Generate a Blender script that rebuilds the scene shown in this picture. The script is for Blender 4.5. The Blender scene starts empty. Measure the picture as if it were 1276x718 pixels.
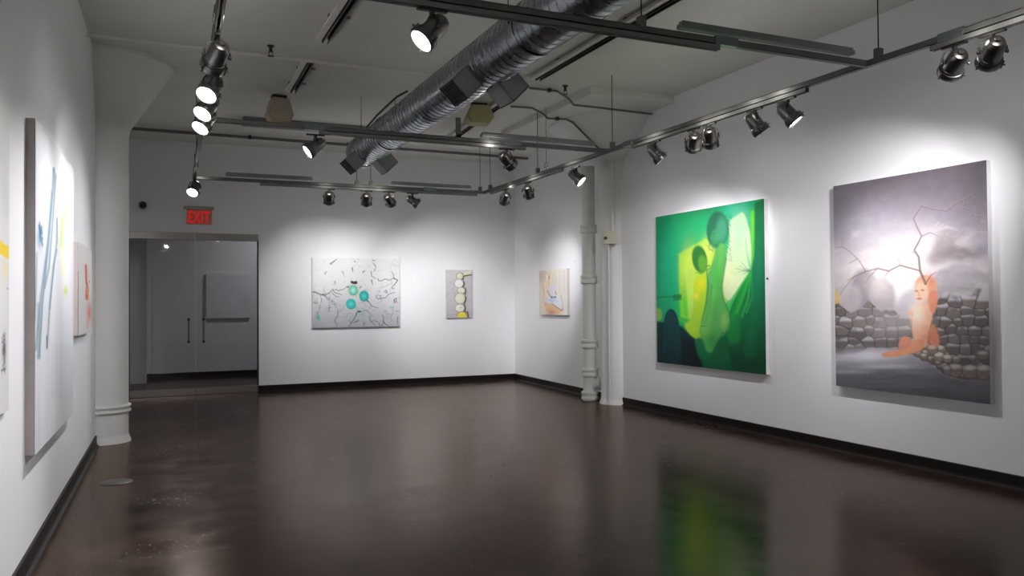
import bpy, bmesh, math, random
import numpy as np
from mathutils import Vector, Matrix, Euler
random.seed(4)
PI = math.pi
scene = bpy.context.scene
COL = scene.collection
# ------------------------------------------------------------------ helpers
def tag(o, label=None, cat=None, group=None, kind=None):
    if label: o['label'] = label
    if cat: o['category'] = cat
    if group: o['group'] = group
    if kind: o['kind'] = kind
    return o
def empty(name, loc=(0, 0, 0), rz=0.0):
    o = bpy.data.objects.new(name, None); COL.objects.link(o)
    o.location = loc; o.rotation_euler = (0, 0, rz); o.empty_display_size = .1
    return o
class MB:
    """collects shapes into one bmesh"""
    def __init__(self): self.bm = bmesh.new()
    def box(self, lo, hi, mat=None):
        vs = [self.bm.verts.new((x, y, z)) for x in (lo[0], hi[0]) for y in (lo[1], hi[1]) for z in (lo[2], hi[2])]
        f = [(0, 1, 3, 2), (4, 6, 7, 5), (0, 4, 5, 1), (2, 3, 7, 6), (0, 2, 6, 4), (1, 5, 7, 3)]
        for q in f: self.bm.faces.new([vs[i] for i in q])
        if mat is not None:
            for v in vs: v.co = mat @ v.co
        return self
    def bar(self, a, b, w, h):
        """box beam from a to b, width w across, height h"""
        a, b = Vector(a), Vector(b); d = b - a; L = d.length; d.normalize()
        up = Vector((0, 0, 1)) if abs(d.z) < .99 else Vector((0, 1, 0))
        s = d.cross(up).normalized(); u = s.cross(d)
        M = Matrix(((s.x, d.x, u.x, a.x), (s.y, d.y, u.y, a.y), (s.z, d.z, u.z, a.z), (0, 0, 0, 1)))
        return self.box((-w / 2, 0, -h / 2), (w / 2, L, h / 2), M)
    def channel(self, a, b, w, h, t=.004, lip=.009, opening=1):
        """lipped C channel from a to b, its slot facing up (1) or down (-1)"""
        a, b = Vector(a), Vector(b); d = b - a; L = d.length; d.normalize()
        s = d.cross(Vector((0, 0, 1))).normalized(); u = s.cross(d)
        M = Matrix(((s.x, d.x, u.x, a.x), (s.y, d.y, u.y, a.y), (s.z, d.z, u.z, a.z), (0, 0, 0, 1)))
        k = opening; w2, h2 = w / 2, h / 2
        def zz(p, q): return (min(p * k, q * k), max(p * k, q * k))
        for x0, x1, z0, z1 in ((-w2, w2, -h2, -h2 + t), (-w2, -w2 + t, -h2, h2), (w2 - t, w2, -h2, h2), (-w2, -w2 + lip, h2 - t, h2), (w2 - lip, w2, h2 - t, h2)):
            a0, a1 = zz(z0, z1)
            self.box((x0, 0, a0), (x1, L, a1), M)
        return self
    def tube(self, pts, r, n=12, cap=True):
        pts = [Vector(p) for p in pts]; rings = []
        for i, p in enumerate(pts):
            d = ((pts[i + 1] - p).normalized() if i < len(pts) - 1 else Vector()) + ((p - pts[i - 1]).normalized() if i else Vector())
            d.normalize()
            ref = Vector((0, 0, 1)) if abs(d.z) < .9 else Vector((0, 1, 0))
            s = d.cross(ref).normalized(); u = s.cross(d)
            rings.append([self.bm.verts.new(p + s * (r * math.cos(2 * PI * k / n)) + u * (r * math.sin(2 * PI * k / n))) for k in range(n)])
        for A, B in zip(rings, rings[1:]):
            for k in range(n): self.bm.faces.new((A[k], A[(k + 1) % n], B[(k + 1) % n], B[k]))
        if cap: self.bm.faces.new(rings[0][::-1]); self.bm.faces.new(rings[-1])
        return self
    def lathe(self, prof, n=32, mat=None, cap=True):
        """prof: (radius, z) pairs revolved about z"""
        rings = []
        for r, z in prof:
            rings.append([self.bm.verts.new((r * math.cos(2 * PI * k / n), r * math.sin(2 * PI * k / n), z)) for k in range(n)])
        for A, B in zip(rings, rings[1:]):
            for k in range(n): self.bm.faces.new((A[k], A[(k + 1) % n], B[(k + 1) % n], B[k]))
        if cap: self.bm.faces.new(rings[0][::-1]); self.bm.faces.new(rings[-1])
        if mat is not None:
            for R in rings:
                for v in R: v.co = mat @ v.co
        return self
    def poly_prism(self, pts, d0, d1, mat=None):
        """outline in x,z extruded along y"""
        A = [self.bm.verts.new((x, d0, z)) for x, z in pts]; B = [self.bm.verts.new((x, d1, z)) for x, z in pts]
        n = len(pts)
        self.bm.faces.new(A); self.bm.faces.new(B[::-1])
        for i in range(n): self.bm.faces.new((A[i], B[i], B[(i + 1) % n], A[(i + 1) % n]))
        if mat is not None:
            for v in A + B: v.co = mat @ v.co
        return self
    def build(self, name, mat, parent=None, bevel=0, smooth=False, loc=None):
        bmesh.ops.recalc_face_normals(self.bm, faces=self.bm.faces[:])
        me = bpy.data.meshes.new(name); self.bm.to_mesh(me); self.bm.free()
        o = bpy.data.objects.new(name, me); COL.objects.link(o)
        me.materials.append(mat)
        if smooth:
            me.polygons.foreach_set('use_smooth', [True] * len(me.polygons))
            m = o.modifiers.new('edge', 'EDGE_SPLIT'); m.split_angle = math.radians(38)
        if bevel:
            m = o.modifiers.new('bevel', 'BEVEL'); m.width = bevel; m.segments = 2; m.limit_method = 'ANGLE'
        if parent: o.parent = parent
        if loc: o.location = loc
        return o
ROT_Y = Matrix.Rotation(-PI / 2, 4, 'X')          # lathe axis z -> +y

# ------------------------------------------------------------------ materials
def lin(c):
    return tuple(((x / 255) / 12.92 if x / 255 <= .04045 else ((x / 255 + .055) / 1.055) ** 2.4) for x in c)
def new_mat(name):
    m = bpy.data.materials.new(name); m.use_nodes = True
    nt = m.node_tree; return m, nt, nt.nodes['Principled BSDF']
def N(nt, t, **kw):
    n = nt.nodes.new(t)
    for k, v in kw.items(): setattr(n, k, v)
    return n
def coords(nt, scale=(1, 1, 1)):
    tc = N(nt, 'ShaderNodeTexCoord'); mp = N(nt, 'ShaderNodeMapping'); mp.inputs['Scale'].default_value = scale
    nt.links.new(tc.outputs['Object'], mp.inputs['Vector']); return mp.outputs['Vector']
def noise(nt, vec, scale, detail=4, rough=.55):
    n = N(nt, 'ShaderNodeTexNoise'); n.inputs['Scale'].default_value = scale
    n.inputs['Detail'].default_value = detail; n.inputs['Roughness'].default_value = rough
    nt.links.new(vec, n.inputs['Vector']); return n.outputs['Fac']
def ramp(nt, fac, stops):
    r = N(nt, 'ShaderNodeValToRGB'); e = r.color_ramp.elements
    while len(e) < len(stops): e.new(.5)
    for el, (p, c) in zip(e, stops): el.position = p; el.color = (*c, 1) if len(c) == 3 else c
    nt.links.new(fac, r.inputs['Fac']); return r.outputs['Color']
def bump(nt, b, h, strength, dist=.01):
    n = N(nt, 'ShaderNodeBump'); n.inputs['Strength'].default_value = strength; n.inputs['Distance'].default_value = dist
    nt.links.new(h, n.inputs['Height']); nt.links.new(n.outputs['Normal'], b.inputs['Normal'])
def g3(v): return (v, v, v)
def plain(name, c, rough=.5, metal=0.0, var=.06, scale=6, bumpy=0.0):
    m, nt, b = new_mat(name)
    v = coords(nt); f = noise(nt, v, scale)
    nt.links.new(ramp(nt, f, [(.3, tuple(x * (1 - var) for x in c)), (.7, tuple(min(1, x * (1 + var)) for x in c))]), b.inputs['Base Color'])
    b.inputs['Roughness'].default_value = rough; b.inputs['Metallic'].default_value = metal
    if bumpy: bump(nt, b, noise(nt, v, scale * 8), bumpy, .004)
    return m
def emit(name, c, s):
    m, nt, b = new_mat(name)
    b.inputs['Base Color'].default_value = (*c, 1); b.inputs['Emission Color'].default_value = (*c, 1); b.inputs['Emission Strength'].default_value = s
    return m
M = {}
M['wall'] = plain('white_wall_paint', (.86, .86, .875), .65, var=.015, scale=1.3, bumpy=.04)
M['ceiling'] = plain('ceiling_paint', (.74, .725, .68), .85, var=.05, scale=1.1, bumpy=.12)
M['column'] = plain('column_paint', (.76, .76, .74), .5, var=.02, scale=2, bumpy=.06)
M['pipe_paint'] = plain('pipe_paint', (.66, .655, .62), .45, var=.05, scale=5, bumpy=.06)
M['pale_pipe'] = plain('pale_pipe_paint', (.74, .71, .66), .5)
M['baseboard'] = plain('dark_baseboard', (.008, .005, .0045), .5, var=.3, scale=3)
M['baseboard'].node_tree.nodes['Principled BSDF'].inputs['Specular IOR Level'].default_value = .22
M['strut'] = plain('galvanised_strut', (.15, .155, .145), .5, .25, var=.12, scale=9)
M['track'] = plain('grey_track', (.22, .22, .21), .55, .1, var=.06)
M['trough'] = plain('grey_trough', (.24, .26, .245), .5, .15, var=.06)
M['coupler'] = plain('blue_grey_coupler', (.23, .27, .29), .35, .6)
M['dark'] = plain('dark_metal', (.035, .034, .033), .4, .3)
M['black'] = plain('black_plastic', (.012, .012, .013), .35)
M['can'] = plain('brushed_can', (.22, .21, .205), .30, .9, var=.08, scale=14)
M['bezel'] = plain('can_ring', (.17, .165, .165), .33, .85)
M['conduit'] = plain('conduit_steel', (.16, .17, .155), .45, .6)
M['lens'] = emit('lit_lens', (1.0, .97, .95), 14)
M['stainless'] = plain('stainless_rail', (.36, .335, .32), .32, 1.0, var=.03, scale=3)
M['speaker'] = plain('cream_speaker', (.50, .43, .33), .6)
M['olive'] = plain('olive_cream_speaker', (.50, .46, .24), .6)
M['switch'] = plain('cream_switch_box', (.62, .58, .44), .5)
M['white_plastic'] = plain('white_plastic', (.80, .80, .80), .4)
M['register'] = plain('grey_register', (.30, .315, .32), .5, .1)
M['grille'] = plain('dark_grille', (.030, .024, .026), .5, .1)
M['canvas_edge'] = plain('canvas_edge_white', (.74, .74, .74), .7)
M['canvas_edge_tan'] = plain('canvas_edge_taupe', (.56, .50, .48), .7)
M['canvas_edge_grey'] = plain('canvas_edge_grey', (.55, .53, .53), .7)
# duct: spangled galvanised sheet
m, nt, b = new_mat('galvanised_duct'); v = coords(nt)
vo = N(nt, 'ShaderNodeTexVoronoi'); vo.inputs['Scale'].default_value = 38; nt.links.new(v, vo.inputs['Vector'])
nt.links.new(ramp(nt, vo.outputs['Color'], [(.0, (.37, .40, .44)), (1, (.42, .45, .49))]), b.inputs['Base Color'])
b.inputs['Metallic'].default_value = 1
nt.links.new(ramp(nt, noise(nt, v, 9), [(.3, g3(.22)), (.7, g3(.30))]), b.inputs['Roughness'])
M['duct'] = m
# stained concrete floor
m, nt, b = new_mat('stained_concrete_floor'); v = coords(nt)
n1 = noise(nt, v, .9, 7, .62); n2 = noise(nt, v, 3.2, 7, .6); n3 = noise(nt, v, 26, 6, .7)
mx = N(nt, 'ShaderNodeMix', data_type='RGBA', blend_type='MULTIPLY'); mx.inputs[0].default_value = .8
nt.links.new(ramp(nt, n1, [(.28, (.012, .006, .004)), (.52, (.027, .014, .0085)), (.75, (.072, .038, .022))]), mx.inputs[6])
nt.links.new(ramp(nt, n2, [(.3, g3(.65)), (.7, g3(1.25))]), mx.inputs[7])
# small dark chips
vc = N(nt, 'ShaderNodeTexVoronoi'); vc.inputs['Scale'].default_value = 2.6; nt.links.new(v, vc.inputs['Vector'])
ad = N(nt, 'ShaderNodeMath', operation='ADD'); sc_ = N(nt, 'ShaderNodeMath', operation='MULTIPLY'); sc_.inputs[1].default_value = .22
nt.links.new(n3, sc_.inputs[0]); nt.links.new(vc.outputs['Distance'], ad.inputs[0]); nt.links.new(sc_.outputs[0], ad.inputs[1])
chip = ramp(nt, ad.outputs[0], [(.165, g3(0.15)), (.185, g3(1))])
mx2 = N(nt, 'ShaderNodeMix', data_type='RGBA', blend_type='MULTIPLY'); mx2.inputs[0].default_value = 1
nt.links.new(mx.outputs[2], mx2.inputs[6]); nt.links.new(chip, mx2.inputs[7])
# clusters of small pits worn into the finish
vp = coords(nt, (1, .45, 1)); pf = noise(nt, vp, 34, 3, .6); pm = noise(nt, v, .75, 3, .5)
pit = N(nt, 'ShaderNodeMath', operation='MULTIPLY')
nt.links.new(ramp(nt, pf, [(.60, g3(0)), (.645, g3(1))]), pit.inputs[0]); nt.links.new(ramp(nt, pm, [(.49, g3(0)), (.58, g3(1))]), pit.inputs[1])
mx3 = N(nt, 'ShaderNodeMix', data_type='RGBA'); mx3.inputs[7].default_value = (.012, .007, .005, 1)
nt.links.new(pit.outputs[0], mx3.inputs[0]); nt.links.new(mx2.outputs[2], mx3.inputs[6])
rg = N(nt, 'ShaderNodeMath', operation='MULTIPLY_ADD'); rg.inputs[1].default_value = .10
nt.links.new(pit.outputs[0], rg.inputs[0]); nt.links.new(ramp(nt, n2, [(.25, g3(.15)), (.75, g3(.27))]), rg.inputs[2])
# brown stain below, amber sealer gloss above
nt.nodes.remove(b); out = [n for n in nt.nodes if n.type == 'OUTPUT_MATERIAL'][0]
df = N(nt, 'ShaderNodeBsdfDiffuse'); nt.links.new(mx3.outputs[2], df.inputs['Color'])
gl = N(nt, 'ShaderNodeBsdfGlossy'); gl.inputs['Color'].default_value = (.70, .605, .55, 1); nt.links.new(rg.outputs[0], gl.inputs['Roughness'])
bp = N(nt, 'ShaderNodeBump'); bp.inputs['Strength'].default_value = .055; bp.inputs['Distance'].default_value = .02
hs = N(nt, 'ShaderNodeMath', operation='ADD'); nt.links.new(n1, hs.inputs[0]); nt.links.new(n2, hs.inputs[1])
hf = N(nt, 'ShaderNodeMath', operation='MULTIPLY_ADD'); hf.inputs[1].default_value = .20
nt.links.new(n3, hf.inputs[0]); nt.links.new(hs.outputs[0], hf.inputs[2]); nt.links.new(hf.outputs[0], bp.inputs['Height'])
nt.links.new(bp.outputs['Normal'], gl.inputs['Normal'])
fr = N(nt, 'ShaderNodeFresnel'); fr.inputs['IOR'].default_value = 1.42
ms = N(nt, 'ShaderNodeMixShader'); nt.links.new(fr.outputs[0], ms.inputs[0]); nt.links.new(df.outputs[0], ms.inputs[1]); nt.links.new(gl.outputs[0], ms.inputs[2])
nt.links.new(ms.outputs[0], out.inputs['Surface'])
M['floor'] = m
# clear door glass: see-through sheet with fresnel gloss
m, nt, b = new_mat('door_glass'); nt.nodes.remove(b)
out = [n for n in nt.nodes if n.type == 'OUTPUT_MATERIAL'][0]
tr = N(nt, 'ShaderNodeBsdfTransparent'); tr.inputs['Color'].default_value = (.86, .87, .88, 1)
gl = N(nt, 'ShaderNodeBsdfGlossy'); gl.inputs['Roughness'].default_value = .02
fr = N(nt, 'ShaderNodeFresnel'); fr.inputs['IOR'].default_value = 1.45
ms = N(nt, 'ShaderNodeMixShader')
nt.links.new(fr.outputs[0], ms.inputs[0]); nt.links.new(tr.outputs[0], ms.inputs[1]); nt.links.new(gl.outputs[0], ms.inputs[2]); nt.links.new(ms.outputs[0], out.inputs['Surface'])
M['glass'] = m
# exit sign
M['exit_panel'] = emit('exit_panel', (.38, .12, .10), .07)
M['exit_letters'] = emit('exit_letters', (.66, .010, .010), .34)
# painted canvas: the picture is held as point colours on the canvas mesh
m, nt, b = new_mat('painted_canvas')
at = N(nt, 'ShaderNodeVertexColor', layer_name='paint'); nt.links.new(at.outputs['Color'], b.inputs['Base Color'])
b.inputs['Roughness'].default_value = .55; b.inputs['Specular IOR Level'].default_value = .3
bump(nt, b, noise(nt, coords(nt), 160, 2), .05, .002)
M['paint'] = m

# ------------------------------------------------------------------ the setting
H = 3.87; XR = 5.769; YB = 13.281; YF = -4.0
def xl(y): return -.603 + .02266 * (y - 5)         # left wall line
def xrf(y): return 5.80 + .041 * (y - 9.6)         # far part of the right wall
def struct(o, label=None): o['kind'] = 'structure'; return tag(o, label)
f = MB(); f.box((-1.6, YF - .2, -.12), (6.7, 17.0, 0)); struct(f.build('floor', M['floor']))
c = MB(); c.box((-1.6, YF - .2, H), (6.7, 17.0, H + .2)); struct(c.build('ceiling', M['ceiling']))
w = MB(); w.poly_prism([(xl(YF), YF), (xl(17), 17), (-1.5, 17), (-1.5, YF)], 0, H)
for v in w.bm.verts: v.co = Vector((v.co.x, v.co.z, v.co.y))
struct(w.build('wall_left', M['wall']))
w = MB(); w.poly_prism([(XR, YF), (XR, 9.6), (xrf(9.6), 9.6), (xrf(17), 17), (6.6, 17), (6.6, YF)], 0, H)
for v in w.bm.verts: v.co = Vector((v.co.x, v.co.z, v.co.y))
struct(w.build('wall_right', M['wall']))
DX0, DX1, DZ = -.315, 1.535, 2.483
w = MB(); w.box((-.6, YB, 0), (DX0, YB + .14, H)); w.box((DX0, YB, DZ), (DX1, YB + .14, H)); w.box((DX1, YB, 0), (6.2, YB + .14, H))
struct(w.build('wall_back', M['wall']))
w = MB(); w.box((-1.5, YF - .15, 0), (6.6, YF, H)); struct(w.build('wall_front', M['wall']))
w = MB(); w.box((-1.5, 16.47, 0), (6.6, 16.6, H)); w.box((.02, 16.455, .1), (.36, 16.475, 2.13)); struct(w.build('wall_lobby', M['wall']))
w = MB(); w.box((-1.4, 15.7, 0), (-.09, 16.46, H)); struct(w.build('wall_lobby_return', M['wall']))
def baseboard(name, pts, side, h=.105, t=.014):
    """cove base along a floor line; side = +1 when the room lies left of the walking direction"""
    mb = MB()
    for (x0, y0), (x1, y1) in zip(pts, pts[1:]):
        d = Vector((x1 - x0, y1 - y0, 0)).normalized(); n = Vector((-d.y, d.x, 0)) * side
        prof = [(0, 0), (t + .022, 0), (t + .020, .006), (t + .004, .016), (t, .03), (t, h - .004), (t - .005, h), (0, h)]
        A = [mb.bm.verts.new(Vector((x0, y0, z)) + n * u) for u, z in prof]; B = [mb.bm.verts.new(Vector((x1, y1, z)) + n * u) for u, z in prof]
        for i in range(len(prof)): k = (i + 1) % len(prof); mb.bm.faces.new((A[i], B[i], B[k], A[k]))
        mb.bm.faces.new(A); mb.bm.faces.new(B[::-1])
    return struct(mb.build(name, M['baseboard']))
baseboard('baseboard_left', [(xl(YF), YF), (xl(9.0), 9.0)], -1)
baseboard('baseboard_left_far', [(xl(9.5), 9.5), (xl(YB), YB)], -1)
baseboard('baseboard_right', [(XR, YF), (XR, 9.36)], 1)
baseboard('baseboard_right_far', [(xrf(9.72), 9.72), (xrf(YB), YB)], 1)
baseboard('baseboard_back', [(DX1, YB), (xrf(YB), YB)], -1)
baseboard('baseboard_lobby', [(-.09, 16.47), (6.2, 16.47)], -1)
# line along the foot of the left wall is the toe of the cove base
# columns with mushroom capitals
def column(name, cx, cy, r, rim, ztop, band, label):
    root = empty(name, (cx, cy, 0)); struct(root, label)
    MB().lathe([(r + .025, 0), (r + .022, .02), (r + .004, .06), (r, .09), (r, 3.12), (r + .015, 3.20), (r + .06, 3.27), (rim - .03, ztop - .07), (rim, ztop - .035), (rim, ztop + .02)], 64).build('shaft', M['column'], root, smooth=True)
    if band:
        for z in (.315, .365):
            rr = r + .018
            MB().lathe([(r - .02, z - .018), (rr, z - .014), (rr + .008, z), (rr, z + .014), (r - .02, z + .018)], 64).build('band', M['column'], root, smooth=True)
    return root
column('column_left', -.455, 9.25, .235, .67, H, True, 'round white column beside the left wall with a double band near its foot')
column('column_right', 5.80, 9.55, .215, .90, 3.785, False, 'round white column half sunk in the right wall')
t = MB(); t.box((4.62, 8.12, 3.785), (5.9, 10.75, H + .01)); struct(t.build('trim_drop_panel', M['ceiling'], bevel=.01))

# glass doors in the back wall
def door(name, x0, x1, hx_, lab):
    root = empty(name, ((x0 + x1) / 2, YB + .05, 0)); cx = (x0 + x1) / 2
    struct(root, lab)
    MB().box((x0 + .004 - cx, -.006, .105), (x1 - .004 - cx, .006, 2.372)).build('glass_pane', M['glass'], root)
    MB().box((x0 + .004 - cx, -.022, .006), (x1 - .004 - cx, .022, .110)).build('bottom_rail', M['stainless'], root, bevel=.003)
    hd = MB(); hd.tube([(hx_ - cx, -.055, .80), (hx_ - cx, -.055, 1.18)], .0135, 14)
    for z in (.84, 1.14): hd.tube([(hx_ - cx, -.055, z), (hx_ - cx, .0, z)], .009, 10)
    h = hd.build('handle', M['can'], root, smooth=True)
    for z in (.81, 1.165): MB().lathe([(.019, z), (.021, z + .006), (.021, z + .024), (.019, z + .03)], 16).build('handle_cap', M['black'], h, smooth=True, loc=(hx_ - cx, -.055, -.008 if z < 1 else -.022))
    return root
DM = .61
door('door_1', DX0, DM, .510, 'glass door leaf beside the white column, left of the pair')
door('door_2', DM, DX1, .722, 'glass door leaf in front of the grey lobby picture')
for i, (a, bb) in enumerate(((DX0, DM), (DM, DX1))):
    MB().box((a + .003, YB - .004, 2.374), (bb - .003, YB + .10, DZ)).build('trim_%d' % (i + 1), M['stainless'], bevel=.003)['kind'] = 'structure'
jm = MB(); jm.box((DX1 - .012, YB + .002, 0), (DX1, YB + .135, 2.374)); jm.box((DX0, YB + .002, 0), (DX0 + .012, YB + .135, 2.374)); struct(jm.build('trim_door_jamb', M['dark']))

# ------------------------------------------------------------------ paintings
def homography(src, dst):
    A = []; B = []
    for (u, v), (x, y) in zip(src, dst):
        A.append([u, v, 1, 0, 0, 0, -u * x, -v * x]); B.append(x)
        A.append([0, 0, 0, u, v, 1, -u * y, -v * y]); B.append(y)
    h = np.linalg.solve(np.array(A, float), np.array(B, float)); return np.append(h, 1).reshape(3, 3)
class Art:
    """a little raster painter working on point arrays X,Y (its own drawing units)"""
    def __init__(self, X, Y, base):
        self.X, self.Y = X, Y; self.C = np.empty(X.shape + (3,)); self.C[:] = lin(base)
    def mix(self, col, a):
        col = np.array(lin(col)) if not isinstance(col, np.ndarray) else col
        a = np.clip(a, 0, 1)[..., None]; self.C = self.C * (1 - a) + col * a
    @staticmethod
    def ss(d, w): t = np.clip(.5 - d / (2 * w), 0, 1); return t * t * (3 - 2 * t)
    def ell(self, c, r, col, soft=2, rot=0, op=1):
        x, y = self.X - c[0], self.Y - c[1]; cs, sn = math.cos(rot), math.sin(rot)
        u, v = (x * cs + y * sn) / r[0], (-x * sn + y * cs) / r[1]
        d = (np.hypot(u, v) - 1) * min(r); self.mix(col, op * self.ss(d, soft))
    def glow(self, c, r, col, op=1, p=1.0):
        d = np.hypot((self.X - c[0]) / r[0], (self.Y - c[1]) / r[1]); self.mix(col, op * np.exp(-(d ** 2) * p))
    def sd_poly(self, pts):
        X, Y = self.X, self.Y; d = np.full(X.shape, 1e9); ins = np.zeros(X.shape, bool); n = len(pts)
        for i in range(n):
            (x0, y0), (x1, y1) = pts[i], pts[(i + 1) % n]
            ex, ey = x1 - x0, y1 - y0; t = np.clip(((X - x0) * ex + (Y - y0) * ey) / (ex * ex + ey * ey + 1e-9), 0, 1)
            d = np.minimum(d, np.hypot(X - x0 - t * ex, Y - y0 - t * ey))
            c = ((y0 > Y) != (y1 > Y)) & (X < (x1 - x0) * (Y - y0) / (y1 - y0 + 1e-12) + x0); ins ^= c
        return np.where(ins, -d, d)
    def poly(self, pts, col, soft=2, op=1): self.mix(col, op * self.ss(self.sd_poly(smooth_poly(pts)), soft))
    def hard(self, pts, col, soft=2, op=1): self.mix(col, op * self.ss(self.sd_poly(pts), soft))
    def line(self, pts, w, col, soft=1, op=1, w1=None):
        X, Y = self.X, self.Y; best = np.full(X.shape, 1e9); n = len(pts) - 1; w1 = w if w1 is None else w1
        for i in range(n):
            (x0, y0), (x1, y1) = pts[i], pts[i + 1]; ex, ey = x1 - x0, y1 - y0
            t = np.clip(((X - x0) * ex + (Y - y0) * ey) / (ex * ex + ey * ey + 1e-9), 0, 1)
            ww = w + (w1 - w) * (i + t) / n
            best = np.minimum(best, np.hypot(X - x0 - t * ex, Y - y0 - t * ey) - ww / 2)
        self.mix(col, op * self.ss(best, soft))
    def grad(self, axis, stops):
        A = self.Y if axis else self.X; xs = [s[0] for s in stops]; cs = np.array([lin(s[1]) for s in stops])
        self.C = np.stack([np.interp(A, xs, cs[:, k]) for k in range(3)], -1)
    def mottle(self, sx, sy, amt, seed):
        self.C = self.C * (1 + amt * (vnoise(self.X / sx, self.Y / sy, seed) * 2 - 1))[..., None]
def smooth_poly(pts, it=2):
    for _ in range(it):
        q = []
        for i in range(len(pts)):
            a, b_ = pts[i], pts[(i + 1) % len(pts)]
            q += [(a[0] * .75 + b_[0] * .25, a[1] * .75 + b_[1] * .25), (a[0] * .25 + b_[0] * .75, a[1] * .25 + b_[1] * .75)]
        pts = q
    return pts
def vnoise(x, y, seed, octs=4):
    out = np.zeros_like(x); amp = .5; tot = 0
    for o in range(octs):
        xi, yi = np.floor(x), np.floor(y); fx, fy = x - xi, y - yi; fx = fx * fx * (3 - 2 * fx); fy = fy * fy * (3 - 2 * fy)
        def h(a, b_): s = np.sin(a * 127.1 + b_ * 311.7 + seed * 17.3 + o * 5.1) * 43758.5453; return s - np.floor(s)
        v = (h(xi, yi) * (1 - fx) + h(xi + 1, yi) * fx) * (1 - fy) + (h(xi, yi + 1) * (1 - fx) + h(xi + 1, yi + 1) * fx) * fy
        out += amp * v; tot += amp; amp *= .5; x = x * 2.03 + 7; y = y * 2.03 + 3
    return out / tot
def voronoi(X, Y, pts, sx=1, sy=1):
    d1 = np.full(X.shape, 1e9); d2 = d1.copy(); idx = np.zeros(X.shape, int); cy = np.zeros(X.shape)
    for i, (px, py, sc) in enumerate(pts):
        d = np.hypot((X - px) / sx, (Y - py) / sy) / sc
        m1 = d < d1; d2 = np.where(m1, d1, np.minimum(d2, d)); idx = np.where(m1, i, idx); cy = np.where(m1, py, cy); d1 = np.where(m1, d, d1)
    return d1, d2, idx, cy
def painting(label, W, Hh, t, loc, rz, nx, ny, corners, painter, edge, name='hanging_painting', extra=None):
    """canvas W x Hh, its picture drawn in the units of `corners` (TL, TR, BR, BL)"""
    root = empty(name, loc, rz); tag(root, label, 'painting')
    mb = MB(); mb.box((-W / 2, -t + .0015, 0), (W / 2, 0, Hh)); mb.build('canvas_side', edge, root, bevel=.003)
    u, v = np.meshgrid(np.linspace(0, 1, nx), np.linspace(0, 1, ny))
    Hm = homography([(0, 0), (1, 0), (1, 1), (0, 1)], corners)
    q = u * Hm[2, 0] + v * Hm[2, 1] + 1
    X = (u * Hm[0, 0] + v * Hm[0, 1] + Hm[0, 2]) / q; Y = (u * Hm[1, 0] + v * Hm[1, 1] + Hm[1, 2]) / q
    col = np.clip(painter(X, Y), .002, .92)
    me = bpy.data.meshes.new('painted_face')
    P = np.zeros((ny, nx, 3)); P[..., 0] = (u - .5) * W; P[..., 1] = -t; P[..., 2] = (1 - v) * Hh
    i = np.arange((ny - 1) * (nx - 1)); r, c = i // (nx - 1), i % (nx - 1); a = r * nx + c
    F = np.stack([a, a + nx, a + nx + 1, a + 1], -1)
    me.vertices.add(nx * ny); me.vertices.foreach_set('co', P.ravel())
    me.loops.add(F.size); me.loops.foreach_set('vertex_index', F.ravel())
    me.polygons.add(len(F)); me.polygons.foreach_set('loop_start', np.arange(len(F)) * 4)
    me.update(calc_edges=True); me.validate()
    at = me.color_attributes.new('paint', 'FLOAT_COLOR', 'POINT')
    at.data.foreach_set('color', np.concatenate([col.reshape(-1, 3), np.ones((nx * ny, 1))], 1).ravel())
    o = bpy.data.objects.new('painted_face', me); COL.objects.link(o); o.parent = root; me.materials.append(M['paint'])
    if extra: extra(root)
    return root

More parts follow.
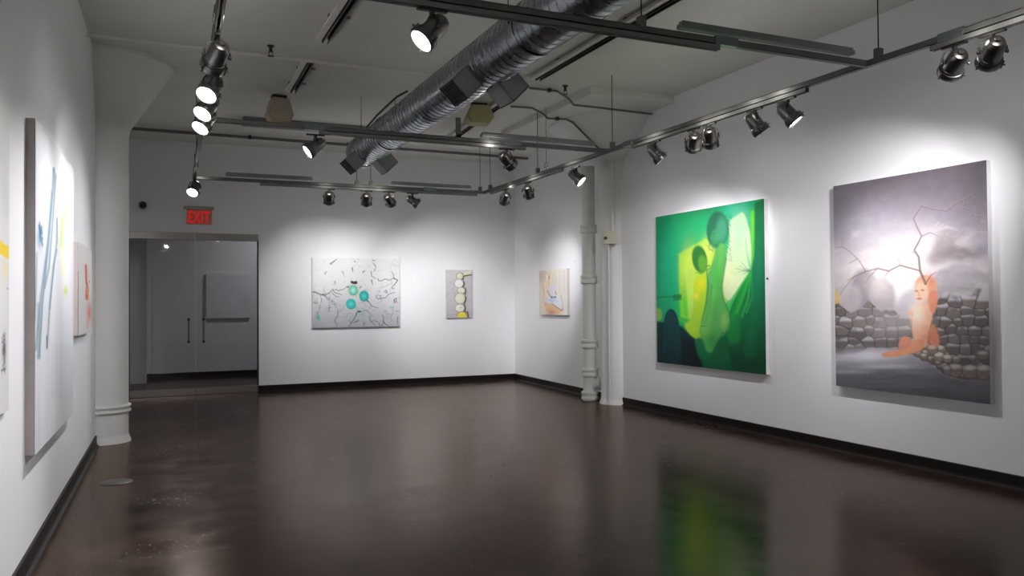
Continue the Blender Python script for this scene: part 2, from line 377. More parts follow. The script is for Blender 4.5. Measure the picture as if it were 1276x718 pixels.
def art_green(X, Y):
    a = Art(X, Y, (8, 140, 84)); S = a
    a.grad(0, [(30, (4, 142, 92)), (250, (4, 164, 98)), (620, (8, 178, 112)), (885, (6, 136, 62))])
    a.glow((120, 560), (140, 330), (20, 175, 125), .7)
    a.glow((470, 90), (300, 70), (8, 120, 70), .6)
    a.glow((660, 110), (110, 80), (30, 190, 150), .8)
    # lit yellow wall
    a.hard([(212, 445), (440, 318), (470, 420), (600, 520), (600, 800), (420, 1000), (225, 930), (215, 700)], (150, 205, 70), 10)
    a.glow((300, 560), (60, 160), (205, 222, 80), .8); a.glow((450, 430), (60, 100), (215, 228, 100), .8)
    a.glow((270, 850), (60, 120), (60, 200, 40), .8); a.hard([(262, 560), (330, 570), (330, 930), (285, 940)], (180, 220, 90), 12, .8)
    # window light
    a.poly([(606, 200), (640, 170), (676, 150), (712, 120), (745, 190), (775, 330), (785, 560), (690, 690), (600, 830), (545, 730), (585, 480), (610, 330)], (205, 232, 180), 10)
    a.glow((690, 260), (70, 150), (170, 230, 190), .55); a.glow((610, 640), (60, 130), (235, 240, 180), .8)
    # curtain
    a.hard([(775, 120), (805, 115), (800, 470), (780, 560)], (95, 200, 40), 14)
    a.hard([(805, 60), (885, 30), (890, 1370), (640, 1370), (560, 1100), (610, 860), (700, 690), (775, 585), (800, 470)], (6, 105, 58), 10)
    a.glow((830, 650), (50, 260), (10, 125, 85), .7)
    for x1, y1, w, cc in ((590, 900, 26, (40, 190, 50)), (625, 960, 30, (25, 150, 45)), (660, 900, 20, (60, 200, 60)), (700, 930, 16, (50, 175, 70)), (735, 900, 14, (40, 165, 75))):
        a.line([(772, 590), (x1 + 50, (y1 + 590) / 2 + 30), (x1, y1)], 10, cc, 10, .8, w)
    for dx, dy in ((-90, -40), (-120, -20), (-70, -65), (-100, 5), (50, -45), (-60, 25)): a.line([(772, 580), (772 + dx * .5, 580 + dy * .35), (772 + dx, 580 + dy)], 7, (20, 110, 60), 5, .75, 2)
    a.line([(770, 575), (740, 420), (735, 330)], 16, (60, 190, 120), 10, .7, 6)
    # dark lower ground
    m = np.clip((Y - 960) / 330, 0, 1); a.mix((3, 62, 40), m * .85)
    a.hard([(36, 960), (230, 1000), (330, 1090), (400, 1330), (36, 1300)], (3, 46, 48), 14)
    a.line([(772, 590), (700, 740), (640, 960), (628, 1080)], 24, (20, 150, 60), 26, .55, 120); a.line([(790, 600), (800, 900), (760, 1200)], 20, (8, 122, 74), 30, .5, 90)
    a.hard([(230, 1090), (330, 1100), (400, 1340), (225, 1320)], (2, 22, 32), 14, .9)
    a.line([(40, 780), (230, 770)], 10, (20, 120, 60), 4, .8); a.hard([(165, 760), (230, 755), (232, 800), (168, 805)], (20, 110, 55), 4, .8); a.line([(60, 760), (60, 300)], 5, (10, 120, 90), 4, .5)
    a.line([(150, 740), (135, 400)], 4, (10, 120, 90), 3, .5)
    a.ell((52, 910), (26, 50), (150, 190, 70), 8, 0, .8); a.line([(215, 950), (330, 1010)], 30, (70, 190, 60), 14, .8)
    a.poly([(85, 1000), (105, 900), (148, 855), (195, 900), (220, 1010), (222, 1300), (75, 1290)], (2, 62, 66), 5); a.glow((150, 1240), (80, 110), (2, 40, 44), .7)
    # the two draped figures, as plain soft silhouettes
    a.poly([(340, 640), (320, 760), (330, 860), (300, 960), (240, 990), (320, 1100), (430, 1100), (450, 900), (450, 640), (400, 590)], (160, 205, 45), 8)
    a.glow((385, 680), (50, 60), (212, 208, 25), .9); a.glow((345, 770), (28, 30), (225, 215, 70), .7)
    a.ell((375, 487), (58, 106), (40, 118, 46), 7, -.15); a.ell((398, 520), (36, 64), (92, 158, 46), 10, -.1, .9); a.line([(425, 545), (455, 535)], 8, (30, 96, 50), 5, .8); a.line([(345, 590), (390, 600), (430, 560)], 7, (70, 130, 30), 5, .7)
    a.ell((516, 262), (86, 142), (22, 104, 70), 9, .05); a.ell((548, 270), (46, 105), (62, 150, 112), 22, .08, .9); a.ell((492, 325), (34, 62), (58, 148, 96), 12, .1, .9); a.line([(470, 290), (500, 292)], 6, (16, 80, 54), 4, .7); a.line([(486, 372), (510, 376)], 6, (20, 92, 60), 4, .7)
    a.poly([(515, 400), (548, 355), (580, 390), (583, 480), (550, 640), (545, 760), (575, 840), (612, 930), (605, 1020), (560, 1060), (520, 1140), (470, 1220), (395, 1180), (372, 1060), (395, 940), (430, 800), (428, 600), (480, 540)], (84, 170, 84), 8)
    for p in ([(505, 420), (470, 545), (430, 575), (440, 690), (422, 830), (392, 950), (374, 1050)], [(583, 480), (545, 700), (556, 790), (600, 900), (612, 970), (575, 1050), (545, 1060)], [(470, 690), (450, 900), (400, 1000)], [(400, 1180), (460, 1218), (505, 1150), (545, 1050)]): a.line(p, 9, (24, 104, 58), 7, .75)
    a.line([(545, 400), (520, 600), (470, 800), (440, 950)], 46, (104, 186, 84), 22, .7, 26)
    a.glow((560, 960), (28, 60), (150, 205, 110), .6); a.glow((410, 1030), (50, 90), (130, 200, 80), .6); a.glow((510, 620), (35, 160), (70, 175, 70), .8); a.glow((470, 1120), (70, 70), (30, 140, 70), .7)
    for k in range(26):
        tt = random.Random(k); y0 = 140 + 14 * k; a.line([(596 + tt.uniform(-14, 20), y0), (604 + tt.uniform(-16, 26), y0 + 16)], 5, (30, 110, 66), 3, .6)
    for k in range(14):
        tt = random.Random(40 + k); a.line([(440 + tt.uniform(-18, 50), 300 + 9 * k), (446 + tt.uniform(-10, 44), 312 + 9 * k)], 5, (22, 96, 60), 3, .6)
    a.poly([(330, 1090), (400, 1090), (430, 1240), (360, 1260)], (8, 110, 62), 14, .9)
    a.poly([(450, 1230), (530, 1080), (590, 1060), (605, 1230), (520, 1330), (450, 1330)], (6, 96, 52), 12, .9)
    a.line([(380, 1003), (430, 1003)], 5, (30, 110, 60), 3, .7)
    a.mottle(60, 60, .10, 3)
    return a.C
def c4(p): return [(x * 4.635 / 4.351, y * 4.635 / 4.351 + 150 * 4.635) for x, y in p]
def art_wall(X, Y):
    a = Art(X, Y, (120, 112, 118)); K = 4.635 / 4.351; OY = 150 * 4.635
    a.grad(1, [(20, (92, 84, 92)), (180, (118, 110, 118)), (330, (140, 132, 142)), (480, (172, 163, 172)), (640, (196, 188, 194)), (800, (165, 158, 162)), (1400, (80, 76, 78))])
    a.glow((200, 430), (260, 140), (172, 166, 180), .7); a.glow((900, 60), (320, 220), (98, 90, 98), .75); a.glow((40, 260), (120, 300), (112, 104, 112), .6)
    a.glow((430, 620), (260, 160), (244, 236, 236), .9); a.glow((370, 740), (170, 130), (255, 248, 244), 1)
    a.glow((560, 560), (90, 120), (225, 214, 218), .7); a.glow((860, 540), (130, 40), (140, 138, 162), .7)
    for p, r, c_ in (((660, 540), (55, 70), (150, 138, 140)), ((700, 480), (60, 60), (165, 154, 156)), ((620, 590), (50, 40), (160, 148, 148)), ((800, 510), (60, 40), (188, 178, 180)), ((770, 560), (110, 40), (138, 126, 126))): a.ell(p, r, c_, 28, 0, .8)
    a.mix((222, 214, 216), .55 * np.clip(vnoise(X / 90 + Y / 200, Y / 55, 8) * 3 - 1.7, 0, 1) * np.clip((Y - 330) / 150, 0, 1))
    for k in range(5): a.line([(560 + 30 * k, 455 - 12 * k), (640 + 26 * k, 385 + 10 * k)], 8, (205, 196, 200), 10, .5)
    # hill behind the wall
    hill = Art.ss(np.interp(X, [560, 640, 740, 840, 930], [760, 660, 622, 640, 690]) + 22 * (vnoise(X / 70, Y / 70, 21) - .5) - Y, 18) * np.clip((X - 560) / 60, 0, 1)
    hn = vnoise(X / 130 + Y / 160, Y / 34 - X / 150, 23)[..., None]
    a.mix(np.array(lin((132, 124, 130)))[None, None] * (1 - hn) * 1.3 + np.array(lin((206, 200, 206)))[None, None] * hn * .9, .75 * hill)
    a.poly([(420, 780), (560, 760), (620, 860), (600, 960), (380, 960)], (205, 200, 208), 22, .8)
    # pale mounds left
    a.ell((210, 800), (90, 150), (150, 140, 148), 16); a.ell((310, 810), (75, 110), (180, 170, 172), 18); a.ell((120, 820), (70, 90), (185, 178, 180), 20, 0, .7)
    a.glow((300, 730), (80, 80), (240, 230, 228), .7)
    a.line([(40, 780), (60, 900), (45, 1050)], 34, (210, 175, 80), 18, .8)
    # stone wall by cells, snow on the top of each stone
    rng = random.Random(5); pts = []
    for row in range(9):
        yy = 840 + row * 56
        x = rng.uniform(-20, 20)
        while x < 960:
            pts.append((x, yy + rng.uniform(-14, 14), rng.uniform(.75, 1.25))); x += rng.uniform(48, 92)
    d1, d2, idx, cy = voronoi(X, Y, pts, 1.25, 1.0)
    rs = np.array([rng.uniform(.72, 1.18) for _ in pts])[idx]
    body = np.array(lin((122, 113, 110)))[None, None] * rs[..., None]
    snow = np.clip((cy - Y - 8) / 14, 0, 1)[..., None] * np.clip((vnoise(X / 60, Y / 60, 2) - .25) * 4, 0, 1)[..., None]
    body = body * (1 - .85 * snow) + np.array(lin((206, 200, 206))) * .85 * snow
    edge = np.clip(1 - (d2 - d1) / 9, 0, 1)[..., None]; body = body * (1 - .75 * edge) + np.array(lin((40, 36, 36))) * .75 * edge
    top = np.interp(X, [0, 60, 130, 190, 230, 300, 370, 420, 480, 620, 660, 760, 830, 870, 930], [850, 850, 900, 880, 830, 890, 880, 930, 930, 840, 790, 800, 770, 735, 735]) + 16 * (vnoise(X / 30, Y / 1e6, 4) - .5)
    bot = np.interp(X, [0, 150, 230, 420, 560, 680, 760, 930], [1140, 1140, 1105, 1110, 1180, 1270, 1290, 1300])
    mask = Art.ss(top - Y, 5) * Art.ss(Y - bot, 6); a.C = a.C * (1 - mask[..., None]) + body * mask[..., None]
    dk = np.clip((Y - top) / 420, 0, 1) * mask; a.mix((62, 56, 58), dk * .45)
    a.glow((380, 960), (150, 90), (190, 180, 184), .55)
    # snowy ground
    gm = Art.ss(bot - Y, 7); gs = vnoise(X / 150, Y / 16, 11)
    gcol = np.array(lin((150, 146, 156)))[None, None] * np.clip(1.25 - .0 * X, 0, 2)[..., None] * (0.7 + .55 * gs)[..., None]
    gcol = gcol * np.interp(Y, [1080, 1180, 1260, 1420], [1.05, .8, .40, .24])[..., None]
    a.C = a.C * (1 - gm[..., None]) + gcol * gm[..., None]
    a.glow((250, 1150), (200, 36), (222, 219, 228), .8); a.glow((330, 1210), (160, 14), (196, 193, 204), .7); a.glow((120, 1240), (120, 10), (176, 173, 184), .6)
    # loose stones in front
    for k in range(34):
        tt = random.Random(70 + k); x = tt.uniform(470, 690); y = 1090 + (x - 470) * .35 + tt.uniform(-40, 50); r = tt.uniform(14, 32)
        a.ell((x, y), (r + 3, r * .85 + 3), (60, 53, 50), 4); a.ell((x, y), (r, r * .85), (132, 119, 108), 4); a.ell((x - r * .1, y - r * .4), (r * .75, r * .38), (206, 198, 192), 6, 0, .9)
    for x_, y_, rx, ry in ((685, 505, 42, 40), (765, 512, 46, 40), (838, 515, 44, 44), (690, 448, 24, 22), (775, 440, 22, 16), (835, 425, 34, 26), (640, 505, 22, 28)):
        a.ell((x_ * K, y_ * K + OY), (rx + 3, ry + 3), (54, 48, 47), 5); a.ell((x_ * K, y_ * K + OY), (rx, ry), (116, 106, 102), 5); a.ell((x_ * K - 3, (y_ - ry * .5) * K + OY), (rx * .8, ry * .34), (184, 176, 176), 8, 0, .8)
    for x_, y_, r_ in ((640, 90, 20), (700, 95, 26), (760, 90, 24), (830, 50, 34)): a.ell((x_ * K, y_ * K + OY), (r_, r_ * .5), (200, 194, 198), 8, 0, .8)
    # the small seated figure, plain silhouette
    fl = (238, 180, 150)
    a.poly(c4([(452, 190), (478, 142), (540, 132), (570, 200), (545, 280), (535, 350), (520, 385), (452, 352)]), fl, 6)
    a.poly(c4([(440, 345), (520, 330), (520, 395), (400, 430), (290, 436), (282, 408), (380, 395)]), (230, 160, 128), 6)
    a.poly(c4([(372, 400), (385, 325), (430, 318), (455, 350), (440, 380)]), (216, 148, 122), 6)
    a.poly(c4([(545, 270), (575, 250), (610, 375), (545, 378)]), (216, 138, 108), 7, .9)
    a.ell((527 * K, 60 * K + OY), (60 * K, 70 * K), (236, 172, 140), 6, -.1); a.ell((503 * K, 84 * K + OY), (38 * K, 56 * K), (248, 204, 178), 9, -.1); a.glow((560 * K, 20 * K + OY), (26, 40), (220, 140, 110), .6)
    a.poly(c4([(540, 90), (570, 70), (595, 85), (590, 150), (565, 215), (540, 160)]), (228, 148, 118), 6)
    a.glow((482 * K, 200 * K + OY), (44, 80), (255, 232, 212), .9); a.poly(c4([(418, 182), (445, 178), (462, 200), (455, 216), (430, 205)]), (240, 190, 165), 5); a.glow((540 * K, 330 * K + OY), (50, 60), (206, 126, 98), .5)
    for q in ((478, 76), (510, 72)): a.ell((q[0] * K, q[1] * K + OY), (9, 5), (150, 84, 66), 4, 0, .8)
    a.ell((492 * K, 118 * K + OY), (14, 6), (196, 70, 66), 4, 0, .8); a.line(c4([(493, 82), (488, 100), (496, 103)]), 5, (205, 130, 105), 4, .7)
    # bare branch
    br = (112, 84, 76)
    def twig(p, w0, w1): w0 *= .75; w1 *= .8; a.line(p, w0, br, 3, .95, w1); a.line([(x - 2, y - 3) for x, y in p], w0 * .4, (206, 188, 184), 3, .45, w1 * .4)
    twig([(560, 735), (530, 660), (522, 580), (497, 540), (520, 500), (540, 460), (515, 410), (493, 358), (540, 285)], 17, 6)
    twig([(540, 285), (600, 305), (685, 315), (730, 280), (795, 245), (840, 220)], 7, 3); twig([(795, 245), (782, 300), (828, 318), (835, 345), (880, 352), (862, 375), (900, 430)], 7, 3)
    twig([(545, 458), (590, 440), (640, 462)], 7, 3); twig([(560, 730), (530, 660), (415, 628), (350, 660), (285, 645), (210, 665), (150, 690), (110, 715)], 12, 4)
    twig([(415, 628), (402, 590)], 5, 2); twig([(285, 645), (240, 690), (215, 730)], 5, 2); twig([(350, 660), (330, 690)], 5, 2)
    twig([(215, 660), (180, 600), (130, 550), (85, 520), (45, 520)], 6, 3); twig([(85, 520), (78, 480)], 4, 2); twig([(165, 590), (120, 615)], 4, 2)
    twig([(560, 735), (590, 690), (622, 668)], 9, 3); twig([(505, 555), (465, 552)], 6, 2); twig([(150, 690), (90, 760), (60, 800)], 5, 2)
    a.mottle(40, 30, .10, 5)
    return a.C
def art_marble(X, Y):
    a = Art(X, Y, (226, 226, 228))
    a.grad(1, [(60, (232, 232, 233)), (340, (228, 228, 230)), (500, (206, 206, 210)), (690, (178, 178, 184))])
    a.mix((196, 196, 200), .5 * np.clip((vnoise(X / 90, Y / 160, 3) - .5) * 3, 0, 1) * np.clip((Y - 330) / 200, 0, 1))
    a.glow((130, 200), (90, 150), (238, 238, 240), .8)
    veins = [[(40, 370), (90, 385), (150, 395), (190, 375), (220, 345), (250, 380), (300, 395)], [(45, 465), (75, 465)], [(105, 390), (118, 440), (100, 520)], [(130, 390), (175, 435)], [(575, 180), (582, 225), (618, 245)],
             [(640, 245), (665, 268), (705, 250), (745, 262), (790, 240), (770, 180)], [(790, 240), (830, 260), (800, 300), (770, 330), (800, 335)], [(660, 435), (710, 425), (760, 380), (800, 370)], [(625, 400), (640, 435), (670, 405), (640, 395)],
             [(800, 470), (790, 440), (815, 425), (825, 470)], [(815, 545), (840, 550)], [(240, 270), (235, 300)], [(200, 115), (258, 72)], [(150, 210), (165, 185)], [(590, 75), (615, 80)], [(500, 190), (520, 175)], [(600, 110), (620, 140), (600, 180)],
             [(265, 540), (262, 590), (238, 640), (255, 680)], [(440, 560), (410, 620), (370, 690)], [(560, 590), (575, 640), (615, 680)], [(680, 580), (690, 640), (670, 680)], [(690, 640), (740, 680)], [(830, 600), (832, 675)], [(540, 450), (580, 495), (640, 515)],
             [(415, 650), (455, 635), (460, 620)], [(420, 88), (422, 96)], [(310, 180), (320, 210)], [(400, 150), (404, 185)], [(215, 375), (240, 400), (275, 410)], [(240, 345), (270, 360), (310, 350), (345, 320)], [(580, 260), (590, 300)], [(700, 365), (720, 350), (730, 370), (708, 372)]]
    for k, p in enumerate(veins):
        pp = [p[0]]
        for (x0, y0), (x1, y1) in zip(p, p[1:]):
            r = random.Random(k * 31 + int(x1)); pp += [((x0 + x1) / 2 + r.uniform(-9, 9), (y0 + y1) / 2 + r.uniform(-9, 9)), (x1, y1)]
        a.line(pp, 7 if k % 3 else 11, (70, 70, 78), 3.5, .85, 5)
    for sd, sc_, th, reg in ((31, 120, .016, np.clip((X - 560) / 120, 0, 1) * np.clip((Y - 190) / 80, 0, 1)), (37, 90, .016, np.clip((330 - X) / 120, 0, 1) * np.clip((Y - 300) / 60, 0, 1)), (41, 150, .010, np.clip((Y - 380) / 90, 0, 1)), (43, 70, .014, np.clip((260 - Y) / 120, 0, 1) * .5)):
        nn = vnoise(X / sc_, Y / sc_, sd, 3); gate = np.clip((vnoise(X / 110, Y / 110, sd + 1) - .42) * 5, 0, 1)
        a.mix((84, 86, 92), .75 * reg * gate * np.clip(1 - np.abs(nn - .5) / th, 0, 1))
        a.mix((140, 196, 184), .35 * reg * gate * np.clip(1 - np.abs(nn - .53) / (th * 1.6), 0, 1))
    for k in range(60):
        r = random.Random(900 + k); x, y = r.uniform(60, 830), r.uniform(70, 660); a.line([(x, y), (x + r.uniform(-22, 22), y + r.uniform(-20, 20))], 4, (138, 148, 152) if k % 3 else (120, 175, 165), 4, .55)
    for k in range(22):
        r = random.Random(300 + k); x, y = 430 + r.uniform(0, 140), 500 + r.uniform(0, 130); a.line([(x, y), (x + r.uniform(-26, 26), y + r.uniform(-20, 20))], 6, (96, 190, 165), 4, .7)
    for p in ([(75, 545), (85, 580), (68, 610)], ): a.line(p, 6, (60, 90, 90), 4, .7)
    a.poly([(72, 545), (108, 600), (92, 628), (72, 620)], (110, 190, 178), 4); a.ell((98, 440), (10, 45), (238, 226, 232), 5)
    a.poly([(735, 495), (790, 505), (800, 515), (760, 522)], (110, 185, 175), 5, .7)
    # three turquoise discs, dark flecks above
    a.ell((410, 350), (60, 58), (200, 190, 130), 16, 0, .5)
    a.poly([(378, 285), (390, 262), (415, 275), (440, 262), (452, 292), (420, 300)], (66, 50, 46), 4); a.poly([(345, 325), (370, 308), (362, 335)], (80, 62, 54), 4); a.line([(470, 330), (482, 318)], 8, (90, 74, 66), 4)
    for c_, r_, k1, k2 in (((408, 352), (44, 46), (88, 205, 182), (215, 240, 228)), ((508, 405), (45, 50), (24, 176, 168), (120, 222, 214)), ((386, 478), (46, 48), (40, 192, 186), (120, 222, 216))):
        a.ell(c_, r_, k1, 4); a.glow((c_[0] - 2, c_[1]), (r_[0] * .5, r_[1] * .5), k2, .8)
        a.line([(c_[0] + r_[0] * math.cos(t_) * .97, c_[1] + r_[1] * math.sin(t_) * .97) for t_ in np.linspace(.2, 2.4, 14)], 6, (20, 110, 110), 3, .6)
    a.line([(536, 445), (548, 458)], 10, (50, 60, 64), 4); a.ell((462, 548), (20, 8), (60, 90, 80), 4)
    for p in ([(440, 405), (430, 412)], [(455, 470), (500, 462), (520, 490)], [(510, 345), (555, 358)]): a.line(p, 6, (170, 150, 110), 4, .7)
    return a.C
def art_stones(X, Y):
    a = Art(X, Y, (186, 184, 186)); a.grad(1, [(100, (212, 209, 210)), (400, (204, 202, 204)), (640, (186, 184, 188))])
    a.glow((340, 400), (50, 260), (200, 196, 196), .7); a.mix((170, 168, 172), .4 * np.clip((vnoise(X / 30, Y / 40, 2) - .5) * 3, 0, 1))
    st = [((250, 170), (36, 36), (222, 222, 176)), ((240, 252), (48, 46), (238, 236, 236)), ((266, 330), (42, 33), (230, 228, 196)), ((252, 418), (55, 58), (228, 225, 196)), ((250, 525), (50, 42), (232, 228, 220))]
    dk = [(292, 165, 285, 205), (300, 255, 285, 300), (316, 330, 310, 370), (318, 420, 300, 480), (310, 520, 306, 570), (338, 590, 345, 632)]
    for x0, y0, x1, y1 in dk: a.line([(x0 - 6, y0 - 20), (x0, y0), (x1, y1)], 20, (70, 64, 52), 7, .9)
    a.hard([(285, 125), (385, 105), (385, 150), (290, 165)], (226, 224, 200), 4); a.line([(300, 168), (388, 152)], 14, (84, 78, 58), 5)
    for c_, r_, k in st:
        a.ell(c_, (r_[0] + 5, r_[1] + 5), (96, 92, 84), 4); a.ell(c_, r_, k, 4); a.glow((c_[0] - 8, c_[1] - 10), (r_[0] * .7, r_[1] * .7), (246, 244, 236), .5)
    a.poly([(215, 632), (222, 575), (270, 560), (318, 570), (330, 632)], (110, 100, 50), 4); a.poly([(220, 630), (228, 580), (270, 565), (312, 575), (324, 630)], (232, 218, 90), 4); a.hard([(215, 590), (330, 590), (330, 632), (215, 632)], (228, 210, 70), 6, .4)
    a.line([(110, 598), (215, 598)], 4, (140, 138, 140), 3, .8); a.line([(335, 598), (385, 596)], 4, (140, 138, 140), 3, .8); a.line([(255, 522), (268, 518)], 6, (120, 112, 108), 4)
    return a.C
def art_hand(X, Y):
    a = Art(X, Y, (226, 214, 200)); a.grad(0, [(80, (228, 217, 200)), (240, (240, 233, 222)), (420, (238, 230, 224))])
    a.glow((110, 160), (60, 90), (196, 186, 168), .7)
    for k in range(16): r = random.Random(k); x = r.uniform(250, 410); a.line([(x, 110), (x + r.uniform(-6, 6), 380)], 9, (238, 230, 224) if k % 2 else (214, 202, 192), 8, .4)
    skin = (246, 230, 204); ol = (196, 156, 116)
    for p, w in (([(180, 160), (178, 280), (200, 330)], 40), ([(236, 150), (228, 260), (222, 320)], 40), ([(150, 250), (165, 360), (190, 430)], 34)):
        a.line(p, w + 8, ol, 5, .6); a.line(p, w, skin, 6, 1)
    a.poly([(180, 620), (175, 560), (150, 500), (190, 420), (330, 500), (370, 590), (330, 632)], (236, 202, 162), 12); a.glow((240, 615), (56, 42), (204, 136, 86), .8); a.glow((225, 550), (60, 40), (236, 192, 140), .7)
    a.poly([(200, 400), (205, 320), (240, 270), (280, 280), (290, 330), (282, 400), (262, 430)], (232, 228, 238), 8)
    a.poly([(165, 470), (210, 420), (255, 430), (290, 400), (345, 405), (362, 520), (366, 582), (300, 545), (245, 505), (190, 505)], (232, 234, 244), 7); a.glow((240, 470), (50, 26), (196, 206, 232), .8)
    a.line([(190, 350), (215, 400), (240, 425)], 7, (110, 84, 74), 4, .8); a.line([(245, 505), (300, 545), (362, 590), (368, 560)], 8, (120, 90, 72), 4, .8); a.line([(345, 405), (368, 500), (366, 580)], 6, (150, 118, 92), 4, .6)
    a.line([(238, 432), (285, 428)], 16, (40, 42, 52), 4); a.line([(256, 430), (266, 430)], 14, (180, 186, 200), 4); a.line([(140, 250), (150, 380), (140, 470), (170, 540)], 5, ol, 4, .7); a.line([(282, 360), (296, 395)], 10, (196, 160, 110), 5)
    a.ell((210, 185), (6, 24), (130, 96, 70), 4, 0, .7)
    return a.C
def art_streaks(X, Y):
    a = Art(X, Y, (224, 225, 229)); a.mix((204, 208, 214), .5 * np.clip((vnoise(X / 6, Y / 120, 4) - .45) * 3, 0, 1))
    a.glow((60, 240), (14, 60), (232, 232, 234), .6)
    def A(x, y): return (36 + x / 5.128, 190 + y / 5.128)
    def B(x, y): return (36 + x / 5.128, 320 + y / 5.128)
    blue = (128, 156, 172)
    for p, w, op in (([A(155, 100), A(140, 330), B(110, 0), B(80, 300), B(60, 640)], 3.2, .8), ([A(165, 140), A(150, 400), B(125, 60), B(95, 200)], 2.6, .75), ([A(140, 250), A(120, 560), B(70, 260), B(40, 590)], 2.4, .7), ([A(175, 420), A(175, 560), B(130, 300), B(112, 580)], 1.6, .8), ([A(175, 620), B(150, 60), B(130, 330)], 2.2, .6), ([A(45, 640), B(40, 200), B(32, 400)], 1.6, .6), ([B(55, 300), B(60, 640)], 5, .45)):
        a.line(p, w, blue, 1.2, op); a.line([(x + .8, y) for x, y in p], .5, (66, 84, 104), .6, op)
    a.line([A(150, 95), A(160, 130)], .8, (60, 62, 66), .5, .7); a.line([B(112, 500), B(114, 580)], 1.2, (60, 70, 76), .8)
    for k in range(24):
        r = random.Random(k); t_ = r.uniform(-2.6, .8); L = r.uniform(4, 13); c0 = A(68, 540); a.line([c0, (c0[0] + .32 * L * math.cos(t_), c0[1] - 10 + L * 1.6 * math.sin(t_) + 10)], .9, (50, 110, 150), .6, .8)
    a.glow(A(66, 545), (3.2, 12), (70, 130, 166), .8)
    a.line([A(235, 320), A(232, 440)], 2.6, (188, 208, 90), 1.6, .85); a.line([A(212, 410), A(206, 600)], 3.2, (186, 212, 70), 1.8, .9); a.line([A(205, 600), B(225, 120)], 4, (222, 230, 160), 2.5, .6); a.glow(B(235, 215), (2.6, 6), (190, 206, 60), .9)
    for k in range(9): a.line([B(150 + 16 * k, 560), B(148 + 16 * k, 900)], 1.2, (188, 196, 206), 1.2, .5)
    return a.C
def art_red(X, Y):
    a = Art(X, Y, (222, 220, 218)); a.mix((208, 216, 214), .5 * np.clip((vnoise(X / 5, Y / 60, 9) - .45) * 3, 0, 1))
    def B(x, y): return (36 + x / 5.128, 320 + y / 5.128)
    a.line([B(362, 45), B(365, 140), B(375, 190)], 2.6, (222, 92, 70), 1.0); a.line([B(372, 190), B(370, 255)], 4, (226, 116, 78), 1.2)
    for k in range(18): r = random.Random(k); x, y = B(r.uniform(355, 385), r.uniform(150, 262)); a.line([(x, y), (x + r.uniform(-1.6, 1.6), y + r.uniform(-4, 4))], .8, (212, 70, 50) if k % 2 else (240, 190, 120), .5)
    a.glow(B(388, 350), (3.4, 12), (228, 120, 108), .95); a.line([B(375, 400), B(374, 450)], 1.2, (228, 170, 150), 1)
    a.line([(X.min(), 340), (X.min(), 440)], 1.4, (150, 40, 50), .8, .6)
    return a.C
def art_yellow(X, Y):
    a = Art(X, Y, (222, 221, 218)); a.mix((206, 206, 204), .4 * np.clip((vnoise(X / 8, Y / 50, 6) - .45) * 3, 0, 1))
    a.hard([(-200, 300), (10, 309), (9.3, 325), (-200, 330)], (238, 206, 40), 1); a.glow((2, 341), (5, 10), (236, 214, 120), .6)
    a.glow((0, 440), (4, 16), (82, 52, 96), .95)
    for k in range(26): r = random.Random(k); y = r.uniform(415, 470); a.line([(r.uniform(-6, 2), y), (r.uniform(-4, 5), y + r.uniform(-8, 8))], .9, (52, 30, 66), .6, .8)
    a.ell((7, 362), (.9, 1.4), (90, 90, 90), .6)
    return a.C
def screw(root):
    MB().lathe([(.012, 0), (.012, .006), (.006, .01)], 12, Matrix.Translation((.976, -.022, .98)) @ Matrix.Rotation(PI / 2, 4, 'Y')).build('screw', M['dark'], root, smooth=True)
RW = -PI / 2
painting('large glowing green painting of two figures beside a tied curtain', 1.949, 1.80, .050, (XR, (8.457 + 6.508) / 2, .633), RW, 190, 240, [(35, 160), (878, 25), (885, 1377), (40, 1277)], art_green, M['canvas_edge'], extra=screw)
painting('large dusky painting of a small seated figure, bare branch and stone wall', 1.495, 1.828, .050, (XR, (5.585 + 4.090) / 2, .607), RW, 250, 310, [(33, 170), (917, 25), (930, 1430), (40, 1320)], art_wall, M['canvas_edge'])
painting('wide white veined painting with three turquoise discs', 1.452, 1.135, .040, (3.086, YB, .995), 0, 260, 210, [(35, 60), (848, 60), (848, 688), (32, 692)], art_marble, M['canvas_edge_grey'])
painting('small upright painting of pale and yellow stacked stones', .473, .835, .032, (4.882, YB, 1.118), 0, 90, 150, [(100, 100), (386, 100), (386, 632), (104, 635)], art_stones, M['canvas_edge_grey'])
yb_ = 11.535
painting('small square beige painting of a hand holding a white shape', 1.07, .722, .045, (xrf(yb_), yb_, 1.18), RW - math.atan(.041), 130, 130, [(82, 95), (416, 82), (420, 640), (95, 640)], art_hand, M['canvas_edge_grey'])
LW = PI / 2 - math.atan(.02266)
painting('large square white painting with blue streaks on the left wall', 1.765, 1.77, .045, (xl(5.78), 5.78, .612), LW, 200, 200, [(43, 148), (92, 210), (92, 514), (43, 565)], art_streaks, M['canvas_edge_tan'])
painting('smaller white painting with a red mark next to the column', 1.10, .72, .040, (xl(7.56), 7.56, 1.16), LW, 120, 90, [(97, 305), (114, 308), (115, 413), (97, 417)], art_red, M['canvas_edge_tan'])
painting('white painting with a yellow stripe cut by the picture edge', 1.20, 1.40, .018, (xl(3.735), 3.735, .92), LW, 90, 160, [(-150, 60), (10, 134), (10, 510), (-150, 640)], art_yellow, M['canvas_edge'])
def art_lobby(X, Y):
    a = Art(X, Y, (240, 240, 244)); a.mottle(20, 20, .1, 3); return a.C
painting('grey square picture hanging in the lobby behind the glass doors', .805, .85, .05, (1.345, 16.47, 1.12), 0, 30, 30, [(0, 0), (100, 0), (100, 100), (0, 100)], art_lobby, M['canvas_edge_grey'])

